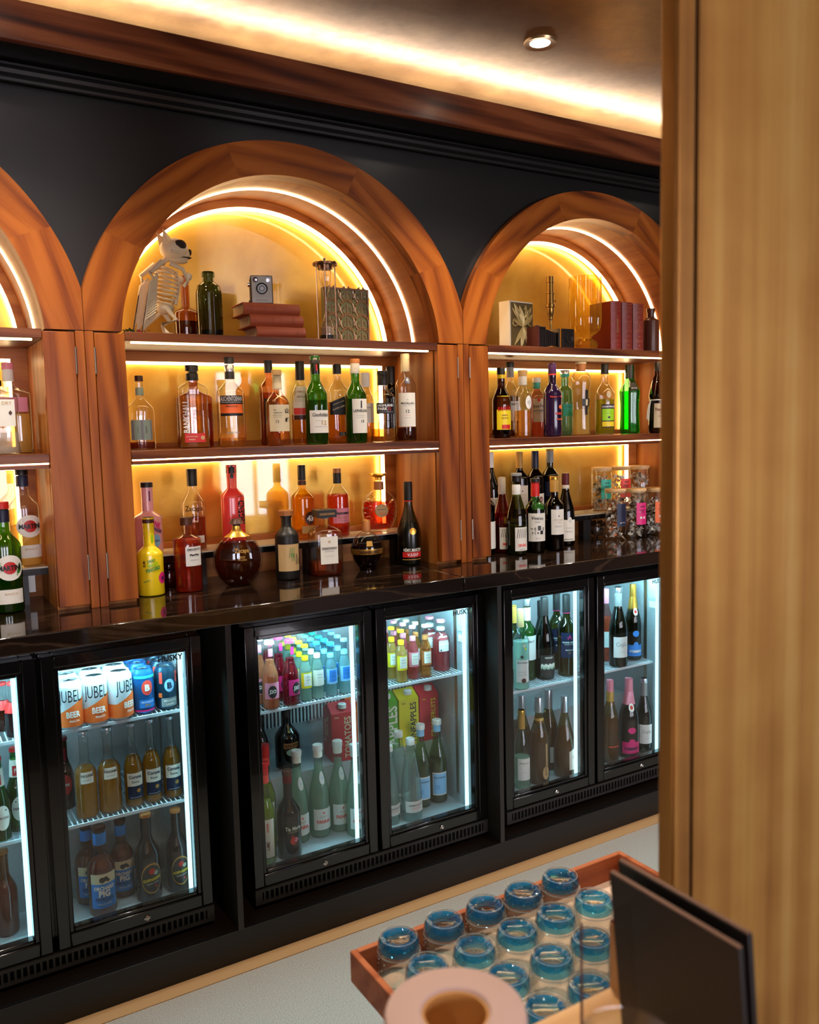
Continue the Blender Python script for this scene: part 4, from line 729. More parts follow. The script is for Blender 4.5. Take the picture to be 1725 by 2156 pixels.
# ---- left niche
G8 = 'bottles in the niche cut off at the edge'
bottle('a1', 'spirit_bottle', 'wide clear spirit bottle with white capsule in the cut-off niche', 'bottle', PR(.66, .74, .28, .6), 'clear', 'pale', .44, [(.93, 1, .30, 'pink'), (.80, .93, .28, 'white')], [L(.46, .62, 1.9, 'pink', ())], p=4., sy=.6, group=G8)
bottle('a2', 'spirit_bottle', 'clear square spirit bottle with white label and black stopper', 'bottle', PR(.78, .88, .2, .6), 'clear', 'water', .3, [(.93, 1, .24, 'black')], [L(.38, .74, 1.7, 'ivory', [('♦', .2, .56, 'brown', dict(dx=.55)), ('DRY', .5, .69, 'tan', dict(dx=.4))])], p=5., sy=.8, group=G8)
def martini(key, label, g, liq, lev, capm, a):
    return bottle(key, 'vermouth_bottle', label, 'bottle', PR(.60, .74, .36, .8), g, liq, lev, [(.94, 1, .42, capm), (.82, .93, .40, 'navy')], [L(.30, .53, 1.75, 'ivory', [('MARTINI', 1.4, .415, 'black', dict(ys=1.2, b=.05))], discs=[(0, .415, .42, 'red')], oval=True, a=a), L(.09, .22, 1.6, 'ivory', [('BIANCO', .8, .18, 'tan')], a=a)], p=2.4, group=G8)
martini('mgreen', 'green vermouth bottle with red cap and round crest label', 'green', 'olive', .30, 'red', .2); martini('mbian', 'clear bianco vermouth bottle with pale straw liquid on the ledge', 'clear', 'pale', .42, 'black', .3)
o = MB().box(-.012, .028, 0, .002, 0, .05).build('white_card', mat('white'), None, (-.165, .20, .03)); tag(o, 'small white card leaning below the ledge of the cut-off niche', 'card')
# ================================================================== FRIDGE CONTENTS
CANP = [(0, .012), (.62, .012), (.70, 0), (.78, 0), (.97, .045), (1, .07), (1, .86), (.97, .90), (.82, .965), (.80, .985), (.80, 1), (.74, 1), (.72, .965), (0, .965)]
CANW = pbr('can_white', 'e4e6e6', .3, .25); CANB = pbr('can_blue', '1d5f9e', .28, .4); CAND = pbr('can_dark_teal', '1a3a4c', .28, .4)
def can(key, label, body, specs, group):
    x, y, z, h, r = P[key]; t = thing('drinks_can', label, 'can', (x, y, z+.0006), group)
    MB().lathe([(a*r, b*h) for a, b in CANP], 28).build('can_body', body, t)
    MB().lathe([(0, h*.967), (.70*r, h*.968), (.72*r, h*.972)], 20).box(-.12*r, .12*r, -.35*r, .25*r, h*.969, h*.982).build('can_top', mat('chrome'), t)
    B = Body([(0, 0), (1, .0), (1, .95), (.8, 1), (0, 1)], h, r)
    for s in specs: add_label(B, t, s)
    return t
def jub(a): return [dict(z=(.05, .34), w=6.0, m='orange', a=a, tx=[]), dict(z=(.06, .47), w=2.3, m='orange', a=a, slant=.17, off=.001),
                    dict(z=(.2, .8), w=0, m='black', a=a, off=.0014, tx=[('JUBEL', 1.75, .655, 'black', dict(ys=2.1, rot=.0, b=.0)), ('BEER', 1.05, .31, 'ivory', dict(ys=1.4, dx=.2, b=.03)), ('PEACH', .7, .17, 'ivory', dict(dx=.25, b=.02))])]
CG = 'orange and white beer cans on the top fridge shelf'
cans = [can('jub1', 'white and orange beer can in front, nearest the fridge door hinge', CANW, jub(-.15), CG), can('jub2', 'white and orange beer can in front, between two of its kind', CANW, jub(-.1), CG), can('jub3', 'white and orange beer can in front, next to the blue can', CANW, jub(.42), CG)]
cans.append(can('blu1', 'bright blue beer can in front with round red emblem', CANB, [L(.42, .76, 1.05, 'coral', [('B', .45, .59, 'ivory', dict(b=.05))], oval=True, a=.15), L(.14, .32, 1.5, 'blue', [('BROOKLYN', 1.1, .27, 'ivory'), ('IPA', .5, .2, 'gold')], a=.15), L(.80, .86, 2.4, 'teal', (), a=.1), L(.06, .1, 2.6, 'magenta', (), a=.1)], 'blue beer cans on the top fridge shelf'))
cans.append(can('blu2', 'dark teal beer can in front with orange flames and round emblem', CAND, [L(.42, .72, .95, 'sky', [('B', .45, .57, 'navy', dict(b=.05))], oval=True, a=.1), L(.08, .28, 1.6, 'grey', [('BROOKLYN', 1.1, .22, 'ivory'), ('LAGER', .7, .14, 'ivory')], a=.1), L(.62, .88, .3, 'coral', (), a=.9), L(.62, .88, .3, 'coral', (), a=-.7), L(.3, .4, .35, 'orange', (), a=-.8)], 'blue beer cans on the top fridge shelf'))
for i, c in enumerate(cans):
    for j in (1, 2):
        q = dup(c, (c.location.x+.003*j, c.location.y+.077*j, c.location.z), 'white and orange beer can in the rows behind the front cans' if i < 3 else ('blue beer can in the rows behind the bright blue front can' if i == 3 else 'dark teal beer can in the rows behind the dark teal front can'), 'cans in the rows behind')
GB = 'beer bottles on the second fridge shelf'
bottle('red', 'beer_bottle', 'dark beer bottle with red oval label, half hidden at the shelf end', 'bottle', BEER, 'brown', 'dark', .6, [(.96, 1, .5, 'darkred')], [L(.22, .50, 1.5, 'red', [('ONI', .8, .36, 'white', dict(b=.04))], oval=True), L(.68, .86, 1.2, 'darkred', ())], group=GB)
for k_, lb in (('noam1', 'clear bottle of golden lager with small white label, beside the red-labelled bottle'), ('noam2', 'clear bottle of golden lager with small white label, beside the long-neck trio')):
    bottle(k_, 'beer_bottle', lb, 'bottle', PR(.50, .66, .40, .8), 'clear', 'beer', .58, [(.965, 1, .46, 'silverfoil')], [L(.42, .55, 1.15, 'ivory', [('NOAM', 1., .51, 'charcoal', dict(ys=.9)), ('BAVARIA', .7, .46, 'grey', dict(b=0))], a=.1)], group=GB)
for k_, lb in (('cor1', 'first long-neck lager bottle with white and navy label, beside the golden pair'), ('cor2', 'middle of the three long-neck lager bottles with navy labels'), ('cor3', 'long-neck lager bottle with navy label nearest the fridge side light')):
    bottle(k_, 'beer_bottle', lb, 'bottle', PR(.45, .72, .40, 1.), 'clear', 'beer', .60, [(.97, 1, .44, 'silverfoil')], [L(.10, .42, 1.75, 'navy', [('———', 1.2, .12, 'ivory', dict(b=0))], bars=[(.26, .42, 1.75, 'ivory')], discs=[(.3, .2, .22, 'gold')], a=.15),
        dict(z=(.26, .42), w=0, m='ivory', a=.15, off=.0015, tx=[('Corona', 1.3, .375, 'navy', dict(ys=1.2, b=.03)), ('Extra', .7, .315, 'navy')])], group=GB)
GC = 'cider bottles on the fridge floor'
for k_, lb in (('pig1', 'amber cider bottle with blue and cream label standing in front'), ('pig2', 'amber cider bottle behind, on the hinge side of the front cider'), ('pig3', 'amber cider bottle behind, on the side of the dark ciders')):
    bottle(k_, 'cider_bottle', lb, 'bottle', PR(.52, .72, .42, .9), 'amber', 'tawny', .62, [(.965, 1, .48, 'brown'), (.80, .93, .46, 'blue')], [L(.10, .50, 1.95, 'blue', [('ORCHARD', 1.5, .335, 'ivory', dict(b=.04, ys=1.2)), ('PIG', .8, .27, 'ivory', dict(b=.04, ys=1.2)), ('REVELLER', 1.3, .205, 'navy', dict(ys=1.2)), ('MEDIUM CIDER', 1., .15, 'ivory', dict(b=0))], bars=[(.385, .50, 1.95, 'cream')], discs=[(-.12, .43, .22, 'charcoal'), (.12, .44, .18, 'charcoal'), (.3, .42, .12, 'charcoal')], a=.12)], group=GC)
for k_, lb in (('kop1', 'near-black cider bottle with gold oval label beside the amber ciders'), ('kop2', 'near-black cider bottle with gold oval label nearest the fridge side light')):
    bottle(k_, 'cider_bottle', lb, 'bottle', PR(.50, .74, .40, .9), 'black', None, 0, [(.965, 1, .46, 'copper')], [L(.10, .46, 1.7, 'gold', (), oval=True, a=.25), dict(z=(.12, .44), w=1.58, m='charcoal', oval=True, a=.25, off=.0012, tx=[('KOPPARBERG', 1.35, .27, 'yellow', dict(ys=1.5, rot=.12, b=.03)), ('NAKED APPLE', .9, .225, 'ivory', dict(rot=.12, b=0))], discs=[(0, .365, .24, 'red'), (.3, .34, .18, 'lightgreen'), (.25, .185, .1, 'red')])], group=GC)
GD = 'bottles in the fridge door cut off at the edge'
bottle('coke1', 'soft_drink_bottle', 'dark cola bottle with red label at the photo edge', 'bottle', PR(.42, .72, .5), 'clear', 'dark', .6, [(.95, 1, .56, 'red')], [L(.46, .64, 3., 'red', ())], r=.025, group=GD)
bottle('coke2', 'soft_drink_bottle', 'dark cola bottle with red label next to the door frame', 'bottle', PR(.42, .72, .5), 'clear', 'dark', .6, [(.95, 1, .56, 'red')], [L(.46, .64, 3., 'red', ())], r=.025, group=GD)
for k_, lb in (('per1', 'green lager bottle with white oval label at the photo edge'), ('per2', 'green lager bottle with white oval label next to the door frame')):
    bottle(k_, 'beer_bottle', lb, 'bottle', BEER, 'green', 'olive', .6, [(.96, 1, .46, 'red'), (.66, .86, .6, 'ivory', .5)], [L(.14, .44, 1.6, 'ivory', [('PERONI', 1.2, .29, 'darkred'), ('▬', .8, .38, 'navy', dict(ys=.6))], oval=True, a=.2), L(.68, .80, 1.0, 'red', [('P', .3, .74, 'ivory')], off=.004)], group=GD)
bottle('clr', 'beer_bottle', 'clear brown-tinted bottle on the fridge floor at the photo edge', 'bottle', PR(.5, .74, .4), 'amber', 'tawny', .6, [(.96, 1, .46, 'copper')], (), group=GD)
# ---- middle fridge
GE = 'fruit drink bottles on the mixer fridge shelf'
def j2o(key, label, liq, lm, a):
    return bottle(key, 'juice_bottle', label, 'bottle', PR(.46, .70, .52, .9), 'clear', liq, .72, [(.955, 1, .58, lm if lm != 'pink' else 'ivory')], [L(.16, .40, 1.9, lm, [], a=a), dict(z=(.17, .36), w=1.05, m='charcoal', oval=True, a=a, off=.0012, tx=[('J2O', .8, .265, 'ivory', dict(ys=1.2, b=.04))]), L(.78, .90, 1.0, lm, (), a=a)], group=GE)
a1 = j2o('j2o1', 'orange fruit juice bottle in front, next to the raspberry red one', 'peach', 'pink', .15); a2 = j2o('j2o2', 'raspberry red fruit juice bottle in front, with pink collar', 'berry', 'magenta', .65)
for b, nm in ((a1, 'orange fruit juice bottle in the row behind'), (a2, 'raspberry red fruit juice bottle in the row behind')):
    for j in (1, 2): dup(b, (b.location.x-.012*j, b.location.y+.066*j, b.location.z), nm, 'juice bottles in the rows behind')
GT = 'tonic bottles on the mixer fridge shelves'
def tonic(key, label, g, liq, lm, capm, paper='ivory', w=1.3, a=.35):
    return bottle(key, 'tonic_bottle', label, 'bottle', PR(.52, .76, .50, .9), g, liq, .70, [(.955, 1, .58, capm), (.72, .80, .54, lm)], [L(.24, .52, 2.3, lm, (), a=a), dict(z=(.28, .50), w=w, m=paper, a=a, off=.0012, tx=[('TONIC', .8, .44, 'charcoal', dict(b=0)), ('WATER', .8, .385, 'charcoal', dict(b=0)), ('———', .8, .34, 'grey', dict(b=0))])], r=.0205, group=GT)
tt = [tonic('t1', 'clear tonic bottle with yellow label, beside the raspberry juice', 'aqua', 'aquag', 'yellow', 'yellow'), tonic('t2', 'clear tonic bottle with white label and teal cap', 'aqua', 'aquag', 'ivory', 'teal'), tonic('t3', 'clear soda bottle with blue label, second from the side light', 'blueish', 'aquag', 'sky', 'teal', 'blue'), tonic('t4', 'clear soda bottle with blue label, nearest the side light', 'blueish', 'aquag', 'sky', 'sky', 'blue')]
for i, b in enumerate(tt):
    for j in (1, 2, 3, 4): dup(b, (b.location.x+.004*j, b.location.y+.056*j, b.location.z), ['yellow-capped tonic bottle in the rows behind', 'teal-capped tonic bottle in the rows behind', 'blue-labelled soda bottle in the rows behind', 'pale blue-capped soda bottle in the rows behind'][i], 'tonic bottles in the rows behind')
GF = 'bottles on the floor of the mixer fridge'
for k_, lb in (('lim1', 'lime cordial bottle with red cap, in front'), ('lim2', 'lime cordial bottle with red cap, behind the other one')):
    bottle(k_, 'cordial_bottle', lb, 'bottle', PR(.48, .70, .42, .9), 'clear', 'lime', .62, [(.88, 1, .50, 'red'), (.80, .88, .48, 'coral')], [L(.08, .46, 1.5, 'ivory', [('GINGER', 1., .38, 'coral', dict(rot=R90)), ('LIME', .9, .2, 'darkred', dict(rot=R90))], a=.1)], group=GF)
bottle('tia', 'liqueur_bottle', 'dark coffee liqueur bottle with red floral emblem in front', 'bottle', PR(.50, .70, .36, .8), 'brown', 'dark', .7, [(.955, 1, .44, 'brown'), (.86, .95, .40, 'darkred')], [L(.1, .5, 0, 'ivory', [('Tia Maria', 1.4, .365, 'ivory', dict(ys=1.2)), ('COLD BREW', .9, .325, 'tan', dict(b=0))], discs=[(0, .22, .32, 'coral'), (.15, .16, .3, 'brown'), (.2, .23, .2, 'pink'), (-.1, .27, .14, 'red')], a=.3)], group=GF)
bottle('bail', 'liqueur_bottle', 'black cream liqueur bottle with arched orange label behind the water', 'bottle', PR(.52, .78, .34, .9), 'black', None, 0, [(.88, 1, .36, 'black')], [L(.38, .47, 1.3, 'copper', [('BAILEYS', 1.15, .425, 'brown', dict(b=.04))], a=.3), L(.24, .37, 1.0, 'lightgreen', (), oval=True, a=.35), L(.64, .74, .3, 'gold', [('8', .2, .69, 'black')], a=.2)], group=GF)
bottle('drk', 'wine_bottle', 'dark bottle half hidden by the door frame behind the lime cordials', 'bottle', CHAMP, 'dkgreen', 'wine', .6, [(.8, 1, .4, 'black')], (), group=GF)
for i, (k_, lb) in enumerate((('pan1', 'still water bottle half hidden behind the coffee liqueur'), ('pan2', 'still water bottle, second of the four with white caps'), ('pan3', 'still water bottle in front of the tomato juice carton'), ('pan4', 'still water bottle nearest the fridge side light'))):
    bottle(k_, 'water_bottle', lb, 'bottle', PR(.42, .80, .40, 1.), 'seagreen', 'aquag', .80, [(.945, 1, .50, 'white'), (.87, .94, .44, 'ivory')], [L(.09, .32, 2.0, 'white', [('ACQUA', .7, .235, 'copper', dict(b=0)), ('PANNA', 1.35, .18, 'coral', dict(ys=1.2, b=.03)), ('♣', .2, .28, 'coral')], a=.3), L(.58, .72, .85, 'white', [('o', .25, .65, 'sky')], oval=True, a=.45)], group=GF)
def carton(loc, label, m, txt, ink, rz=0., left=None, hgt=.205):
    t = thing('juice_carton', label, 'carton', loc, 'juice cartons in the mixer fridge', rz); w, d, h = .042, .045, hgt
    MB().box(-w, w, 0, 2*d, 0, h-.03).add([(-w, 0, h-.03), (w, 0, h-.03), (w, 2*d, h-.03), (-w, 2*d, h-.03), (-w, d, h), (w, d, h)], [(0, 1, 5, 4), (2, 3, 4, 5), (0, 4, 3), (1, 2, 5)]).build('carton_body', m, t)
    MB().lathe([(0, h-.016), (.015, h-.016), (.015, h-.002), (.013, h), (0, h)], 20, 0, (.005, d*.35, 0)).build('cap', mat('white'), t)
    mb = MB(); flat_text(mb, txt, .15, lambda a, b: (.018-b, -.0006, .085+a), 0, 1.2, .02)
    flat_text(mb, 'Daily', .016, lambda a, b: (-.022+a, -.0006, h-.045+b), 0)
    flat_text(mb, 'juice of', .07, lambda a, b: (-w-.0006, d-b, .12+a), 0, 1.3, 0); flat_text(mb, 'pressed', .08, lambda a, b: (-w-.0006, d+.022-b, .10+a), 0, 1.3, 0)
    mb.build('lettering', mat(ink), t); return t
CR = pbr('carton_red', 'c81e26', .4); CY = pbr('carton_yellow', 'dcc61c', .4); CGn = pbr('carton_green', '5aa828', .4); COr = pbr('carton_orange', 'd86018', .4); CPk = pbr('carton_pinkred', 'd4303a', .4)
CZ = -.6995
carton((.838, .216, CZ), 'red tomato juice carton standing behind the water bottles', CR, 'TOMATOES', 'cream', -.10); carton((.925, .25, CZ), 'orange juice carton tucked beside the tomato juice', COr, 'ORANGES', 'cream', 0)
carton((1.022, .216, CZ), 'green apple juice carton half hidden by the door frame', CGn, 'APPLES', 'ivory'); carton((1.112, .216, CZ), 'yellow pineapple juice carton between green and red ones', CY, 'PINEAPPLES', 'charcoal'); carton((1.2005, .216, CZ), 'pinkish red grapefruit juice carton by the fridge wall', CPk, 'GRAPEFRUITS', 'yellow')
tt = [tonic('ty', 'pale yellow tonic bottle with cream label, by the hinge side', 'gold' if False else 'clear', 'pale', 'yellow', 'yellow'), tonic('tp', 'pink tonic bottle between the yellow and amber ones', 'clear', 'pink', 'pink', 'pink'), tonic('ta', 'amber-orange ginger bottle with cream label', 'clear', 'whisky', 'copper', 'cream')]
for i, b in enumerate(tt):
    for j in (1, 2, 3): dup(b, (b.location.x-.006*j, b.location.y+(.056 if i != 1 else .056)*j, b.location.z), ['yellow-capped tonic bottle behind the pale yellow one', 'pink-capped tonic bottle behind the pink one', 'cream-capped ginger bottle behind the amber one'][i], 'tinted tonic bottles in the rows behind')
bg = bottle('big', 'lemonade_bottle', 'larger pink lemonade bottle with white label, in front by the embossed wall', 'bottle', PR(.62, .78, .46, .8), 'clear', 'pink', .74, [(.955, 1, .52, 'pink'), (.80, .86, .48, 'white')], [L(.40, .70, 1.3, 'white', [('———', 1., .63, 'grey', dict(b=0)), ('———', 1., .57, 'coral', dict(b=0)), ('———', 1., .51, 'grey', dict(b=0)), ('■', .15, .43, 'charcoal', dict(dx=-.4))], a=.3)], group=GT)
dup(bg, (bg.location.x-.004, bg.location.y+.07, bg.location.z), 'larger pink lemonade bottle behind the front one', GT)
for k_, lb in (('har', 'clear diamond-textured water bottle in front with white label'), ('har2', 'clear diamond-textured water bottle behind the front one'), ('har3', 'clear diamond-textured water bottle at the door frame')):
    bottle(k_, 'water_bottle', lb, 'bottle', CONE, 'aqua', 'water', .82, [(.93, 1, .44, 'white')], [L(.12, .26, 2.1, 'white', [('HARROGATE', 1.4, .21, 'charcoal'), ('SPRING WATER', .9, .175, 'coral', dict(b=0))], a=.35)], group=GF)
for k_, lb in (('sp1', 'green sparkling water bottle with blue label turned sideways'), ('sp2', 'green sparkling water bottle with blue label by the embossed wall')):
    bottle(k_, 'water_bottle', lb, 'bottle', PR(.46, .82, .40, .95), 'olive' if False else thin_glass('glass_springgreen_'+k_, '86b060'), 'olive', .50, [(.945, 1, .50, 'white'), (.86, .94, .42, 'sky')], [L(.10, .38, 1.7, 'white', (), a=.15), dict(z=(.115, .365), w=1.5, m='sky', a=.15, off=.0012, tx=[('PELLEGRINO', 1.3, .32, 'navy', dict(b=.02)), ('▒', .5, .2, 'blue', dict(dx=-.3))])], group=GF)
# ---- wine fridge
GW = 'bottles in the wine fridge'
bottle('bott', WN, 'pale Pinot Grigio bottle with gold screw cap and floral print', 'bottle', BDX, 'aqua', 'aquag', .6, [(.78, 1, .42, 'tan')], [L(.10, .38, 1.7, 'white', [('BOTTEGA', 1.3, .345, 'charcoal'), ('PINOT GRIGIO', 1.1, .23, 'grey', dict(b=0)), ('DELLE VENEZIE', 1.1, .195, 'grey', dict(b=0))], discs=[(-.1, .42, .2, 'charcoal'), (.1, .12, .3, 'brown'), (.2, .56, .2, 'cream'), (.35, .52, .14, 'yellow'), (.1, .62, .16, 'lightgreen')], a=.1)], group=GW)
bottle('gld', WN, 'white wine bottle with gold capsule at the door frame', 'bottle', BDX, 'olive', 'olive', .55, [(.78, 1, .42, 'gold')], [L(.2, .5, 1.7, 'ivory', ())], group=GW)
bottle('wht', WN, 'green wine bottle with white label behind the floral one', 'bottle', BDX, 'green', 'olive', .5, [(.92, 1, .46, 'silverfoil'), (.74, .90, .43, 'white')], [L(.26, .56, 1.7, 'white', [('BRUT', .8, .49, 'charcoal')], a=.4)], group=GW)
bottle('drk1', WN, 'dark green wine bottle with slate label and white wave, in the centre', 'bottle', BURG, 'dkgreen', 'olive', .34, [(.78, 1, .43, 'charcoal')], [L(.05, .31, 1.95, 'charcoal', [('VERDEJO', 1., .275, 'ivory'), ('~~~~', 1.8, .18, 'ivory', dict(ys=2.4, b=.05)), ('~~~~', 1.8, .155, 'lightgreen', dict(ys=2.4, b=.03))], a=.35)], group=GW)
bottle('drk2', WN, 'dark wine bottle at the back of the upper wine shelf', 'bottle', BURG, 'dkgreen', 'olive', .34, [(.78, 1, .43, 'charcoal')], (), group=GW)
for k_, lb in (('ch1', 'English wine bottle with navy label and pink line, behind'), ('ch2', 'English wine bottle with navy label and pink line, in front')):
    bottle(k_, WN, lb, 'bottle', BDX, 'olive', 'beer', .48, [(.78, 1, .43, 'charcoal'), (.775, .785, .44, 'magenta')], [L(.24, .55, 1.95, 'navy', [('CHAPEL DOWN', 1.6, .43, 'ivory', dict(b=.04)), ('ENGLISH WINE', 1.1, .405, 'ivory', dict(b=0)), ('BACCHUS', .9, .335, 'ivory'), ('—∧—', 1.9, .49, 'magenta', dict(b=.02)), ('2021', .4, .3, 'gold', dict(b=0))], a=.2)], group=GW)
bottle('g', WN, 'pale green prosecco bottle with gold cap on the fridge floor', 'bottle', CHAMP, 'seagreen', 'aquag', .4, [(.76, 1, .42, 'gold'), (.95, 1, .45, 'goldfoil')], [L(.12, .40, 1.75, 'white', [('PROSECCO', 1.2, .34, 'charcoal', dict(b=0)), ('———', .9, .22, 'grey', dict(b=0))], a=.2)], group=GW)
SPG = thin_glass('glass_sparkling', '9c8850', scatter=.12)
bottle('bg', WN, 'sparkling wine bottle with tall gold teardrop label', 'bottle', CHAMP, SPG, 'tawny', .6, [(.83, 1, .44, 'silverfoil', .40), (.70, .76, .52, 'gold', .46)], [L(.06, .22, .75, 'tan', [('BOTTEGA', 1.0, .17, 'brown', dict(rot=R90, dx=0))], oval=True, a=.6), L(.16, .48, .22, 'tan', (), a=.68)], group=GW)
bottle('s1', WN, 'sparkling wine bottle with silver foil at the back, hinge side', 'bottle', CHAMP, SPG, 'tawny', .6, [(.74, 1, .42, 'silverfoil')], (), group=GW)
bottle('s2', WN, 'sparkling wine bottle with tall silver foil at the back, middle', 'bottle', CHAMP, SPG, 'tawny', .6, [(.74, 1, .42, 'silverfoil')], [L(.1, .3, 1., 'white', (), a=.5)], group=GW)
bottle('s3', WN, 'pear-shaped sparkling wine bottle with angular white label', 'bottle', PR(.28, .82, .30, .8), SPG, 'tawny', .6, [(.80, 1, .36, 'silverfoil')], [L(.10, .36, .95, 'ivory', [('A·V', .4, .26, 'grey')], a=.75, slant=.03)], group=GW)
def cava(key, label, a): return bottle(key, WN, label, 'bottle', CHAMP, 'dkgreen', 'olive', .55, [(.75, 1, .42, 'grey'), (.94, 1, .45, 'silverfoil')], [L(.13, .39, 1.8, 'white', [('Copla', 1.2, .29, 'grey', dict(ys=1.3, b=0)), ('CAVA BRUT', .6, .2, 'grey', dict(b=0))], a=a)], group=GW)
cava('cap', 'dark cava bottle with white script label on the upper shelf', .25); cava('cap2', 'dark cava bottle with white script label on the fridge floor', .2)
def pomm(key, label, foil, lab, ink, a): return bottle(key, WN, label, 'bottle', CHAMP, 'dkgreen', 'olive', .5, [(.84, 1, .43, foil, .40), (.64, .84, .66, foil, .44)], [L(.06, .21, 2.0, lab, [('POMMERY', 1.5, .125, ink, dict(ys=1.3, b=.03))], a=a), L(.19, .25, .6, lab, (), oval=True, a=a), L(.32, .40, .8, lab, (), oval=True, a=a), dict(z=(.60, .70), w=.7, m='ivory', oval=True, a=a, off=.004, discs=[(0, .65, .2, 'red')])], group=GW)
pomm('pom', 'champagne bottle with gold foil collar and royal blue label', 'goldfoil', 'royalblue' if False else 'blue', 'ivory', .25); pomm('pomp', 'rosé champagne bottle with pink foil collar and pink label', 'pink', 'magenta', 'navy', .2)
bottle('ora', WN, 'orange-toned rosé bottle at the door frame of the upper shelf', 'bottle', CHAMP, 'rose', 'peach', .6, [(.8, 1, .42, 'pink')], [L(.2, .42, 1.7, 'white', ())], group=GW)
bottle('l', WN, 'sparkling bottle with gold neck label at the door frame below', 'bottle', CHAMP, SPG, 'tawny', .55, [(.86, 1, .42, 'pink'), (.70, .86, .46, 'gold')], [L(.20, .21, 1.4, 'coral', (), a=.4)], group=GW)
# ================================================================== CURIOS ON THE TOP SHELVES
TZ = .7566
BONE = pbr('old_bone', 'e0c9a0', .55, noise=(60, .25, .001)); SOCK = pbr('socket_dark', '2a1a10', .8)
t = thing('winged_cat_skeleton', 'cream winged cat skeleton standing upright, facing the bottles', 'skeleton', (.242, .12, TZ), None, .12)
sk = MB(); sk.ball((.050, 0, .258), .043, .036, .033, 20)
sk.ball((.074, 0, .246), .023, .024, .022, 16); sk.ball((.058, 0, .228), .034, .018, .011, 16)
for s in (-1, 1):
    sk.add([(.010, s*.010, .262), (.040, s*.012, .283), (.026, s*.030, .262), (.008, s*.026, .309)], [(0, 1, 3), (1, 2, 3), (2, 0, 3), (0, 2, 1)])
    sk.tube([(.062, s*.026, .252), (.045, s*.034, .243), (.026, s*.030, .247)], .004)
sk.build('skull', BONE, t, ang=60)
ey = MB()
for s in (-1, 1): ey.ball((.058, s*.027, .268), .019, .012, .015, 14)
ey.ball((.0955, -.006, .253), .006, .009, .010, 10); ey.box(.045, .094, -.0215, .0215, .2335, .2365); ey.build('eye_socket', SOCK, t)
sp = MB(); cur = [(.028, 0, .232), (.012, .004, .215), (-.006, .008, .180), (-.014, .008, .140), (-.006, .006, .105), (.012, .004, .082)]
sp.tube(cur, [.008, .009, .008, .007, .007, .010], 8)
for i in range(12):
    f = i/11*(len(cur)-1.001); a = int(f); q = Vector(cur[a]).lerp(Vector(cur[a+1]), f-a); sp.ball(q, .0085, .0085, .006, 8)
sp.tube([(.012, .004, .082), (-.02, .02, .05), (-.06, .03, .012), (-.02, .05, .006)], [.006, .005, .004, .003]); sp.build('spine', BONE, t)
rb = MB()
for i in range(9):
    zc = .205-.0125*i; wd = .026+.010*math.sin(PI*(i+1)/10); xs = .004-.0015*i; dep = .042+.016*math.sin(PI*(i+1)/9.5)
    for s in (-1, 1): rb.tube([(xs-.004+dep*(1-math.cos(a))/2*1.0, s*wd*math.sin(a), zc-.014*(1-math.cos(a))/2-.004*math.sin(a)) for a in [PI*j/9 for j in range(10)]], .0026, 6)
rb.tube([(.052, 0, .195), (.056, 0, .150), (.046, 0, .098)], [.006, .008, .006], 8); rb.build('rib_cage', BONE, t)
for s in (-1, 1):
    wg = MB(); wg.tube([(.0, s*.026, .214), (-.042, s*.036, .178), (-.034, s*.04, .160)], [.009, .007, .006]); wg.tube([(-.03, s*.034, .168), (-.034, s*.036, .10), (-.05, s*.036, .045)], [.005, .004, .003])
    for i in range(15):
        u = i/14; wg.tube([(-.020-.010*u, s*.034, .172-.105*u), (-.043-.02*u, s*.040, .150-.105*u), (-.052-.022*u, s*.037, .115-.105*u)], [.0042, .0038, .0022], 6)
    wg.add([(-.018, s*.029, .170), (-.030, s*.029, .055), (-.066, s*.030, .012), (-.050, s*.031, .120), (-.034, s*.0305, .160)], [(0, 1, 2, 3, 4)]); wg.build('wing', BONE, t)
    am = MB(); am.tube([(.022, s*.030, .212), (.058, s*.038, .196), (.075, s*.030, .165), (.066, s*.020, .150)], [.007, .006, .005, .006]); am.ball((.078, s*.030, .178), .011, .009, .012, 10); am.build('arm', BONE, t)
    lgm = MB(); lgm.tube([(.008, s*.018, .085), (.036, s*.024, .050), (-.008+.018*(s > 0), s*.022, .036), (.008+.012*(s > 0), s*.022, .010)], [.009, .007, .005, .006])
    for j in (-1, 0, 1): lgm.tube([(.008, s*.022, .008), (.034, s*.022+j*.010, .005)], [.005, .004], 6)
    lgm.build('leg', BONE, t)
MB().ball((.012, 0, .086), .028, .026, .018, 14).build('pelvis', BONE, t)
bs = MB(); rng = random.Random(3)
for i in range(26): bs.ball((-.03+.125*rng.random(), -.045+.07*rng.random(), .004), .006+.004*rng.random(), .007, .004, 8)
bs.build('bone_base', BONE, t)
t = thing('berry_sprig', 'small green sprig with red berries at the foot of the skeleton', 'sprig', (.150, .08, TZ)); lf = MB(); rng = random.Random(5)
for i in range(34):
    a, l = rng.random()*2*PI, .012+.014*rng.random(); b = Vector((rng.uniform(-.018, .03), rng.uniform(-.012, .012), .001))
    lf.add([b, b+Vector((math.cos(a)*l*.5+.002, math.sin(a)*l*.5, l*.55)), b+Vector((math.cos(a)*l, math.sin(a)*l, l*.6)), b+Vector((math.cos(a)*l*.5-.002, math.sin(a)*l*.5+.002, l*.45))], [(0, 1, 2, 3)])
lf.build('needle', shade('fir_green', '3d5a22'), t)
for q in ((.012, -.008, .010), (.018, -.004, .008)): MB().ball(q, .005, n=10).build('berry', mat('red'), t)
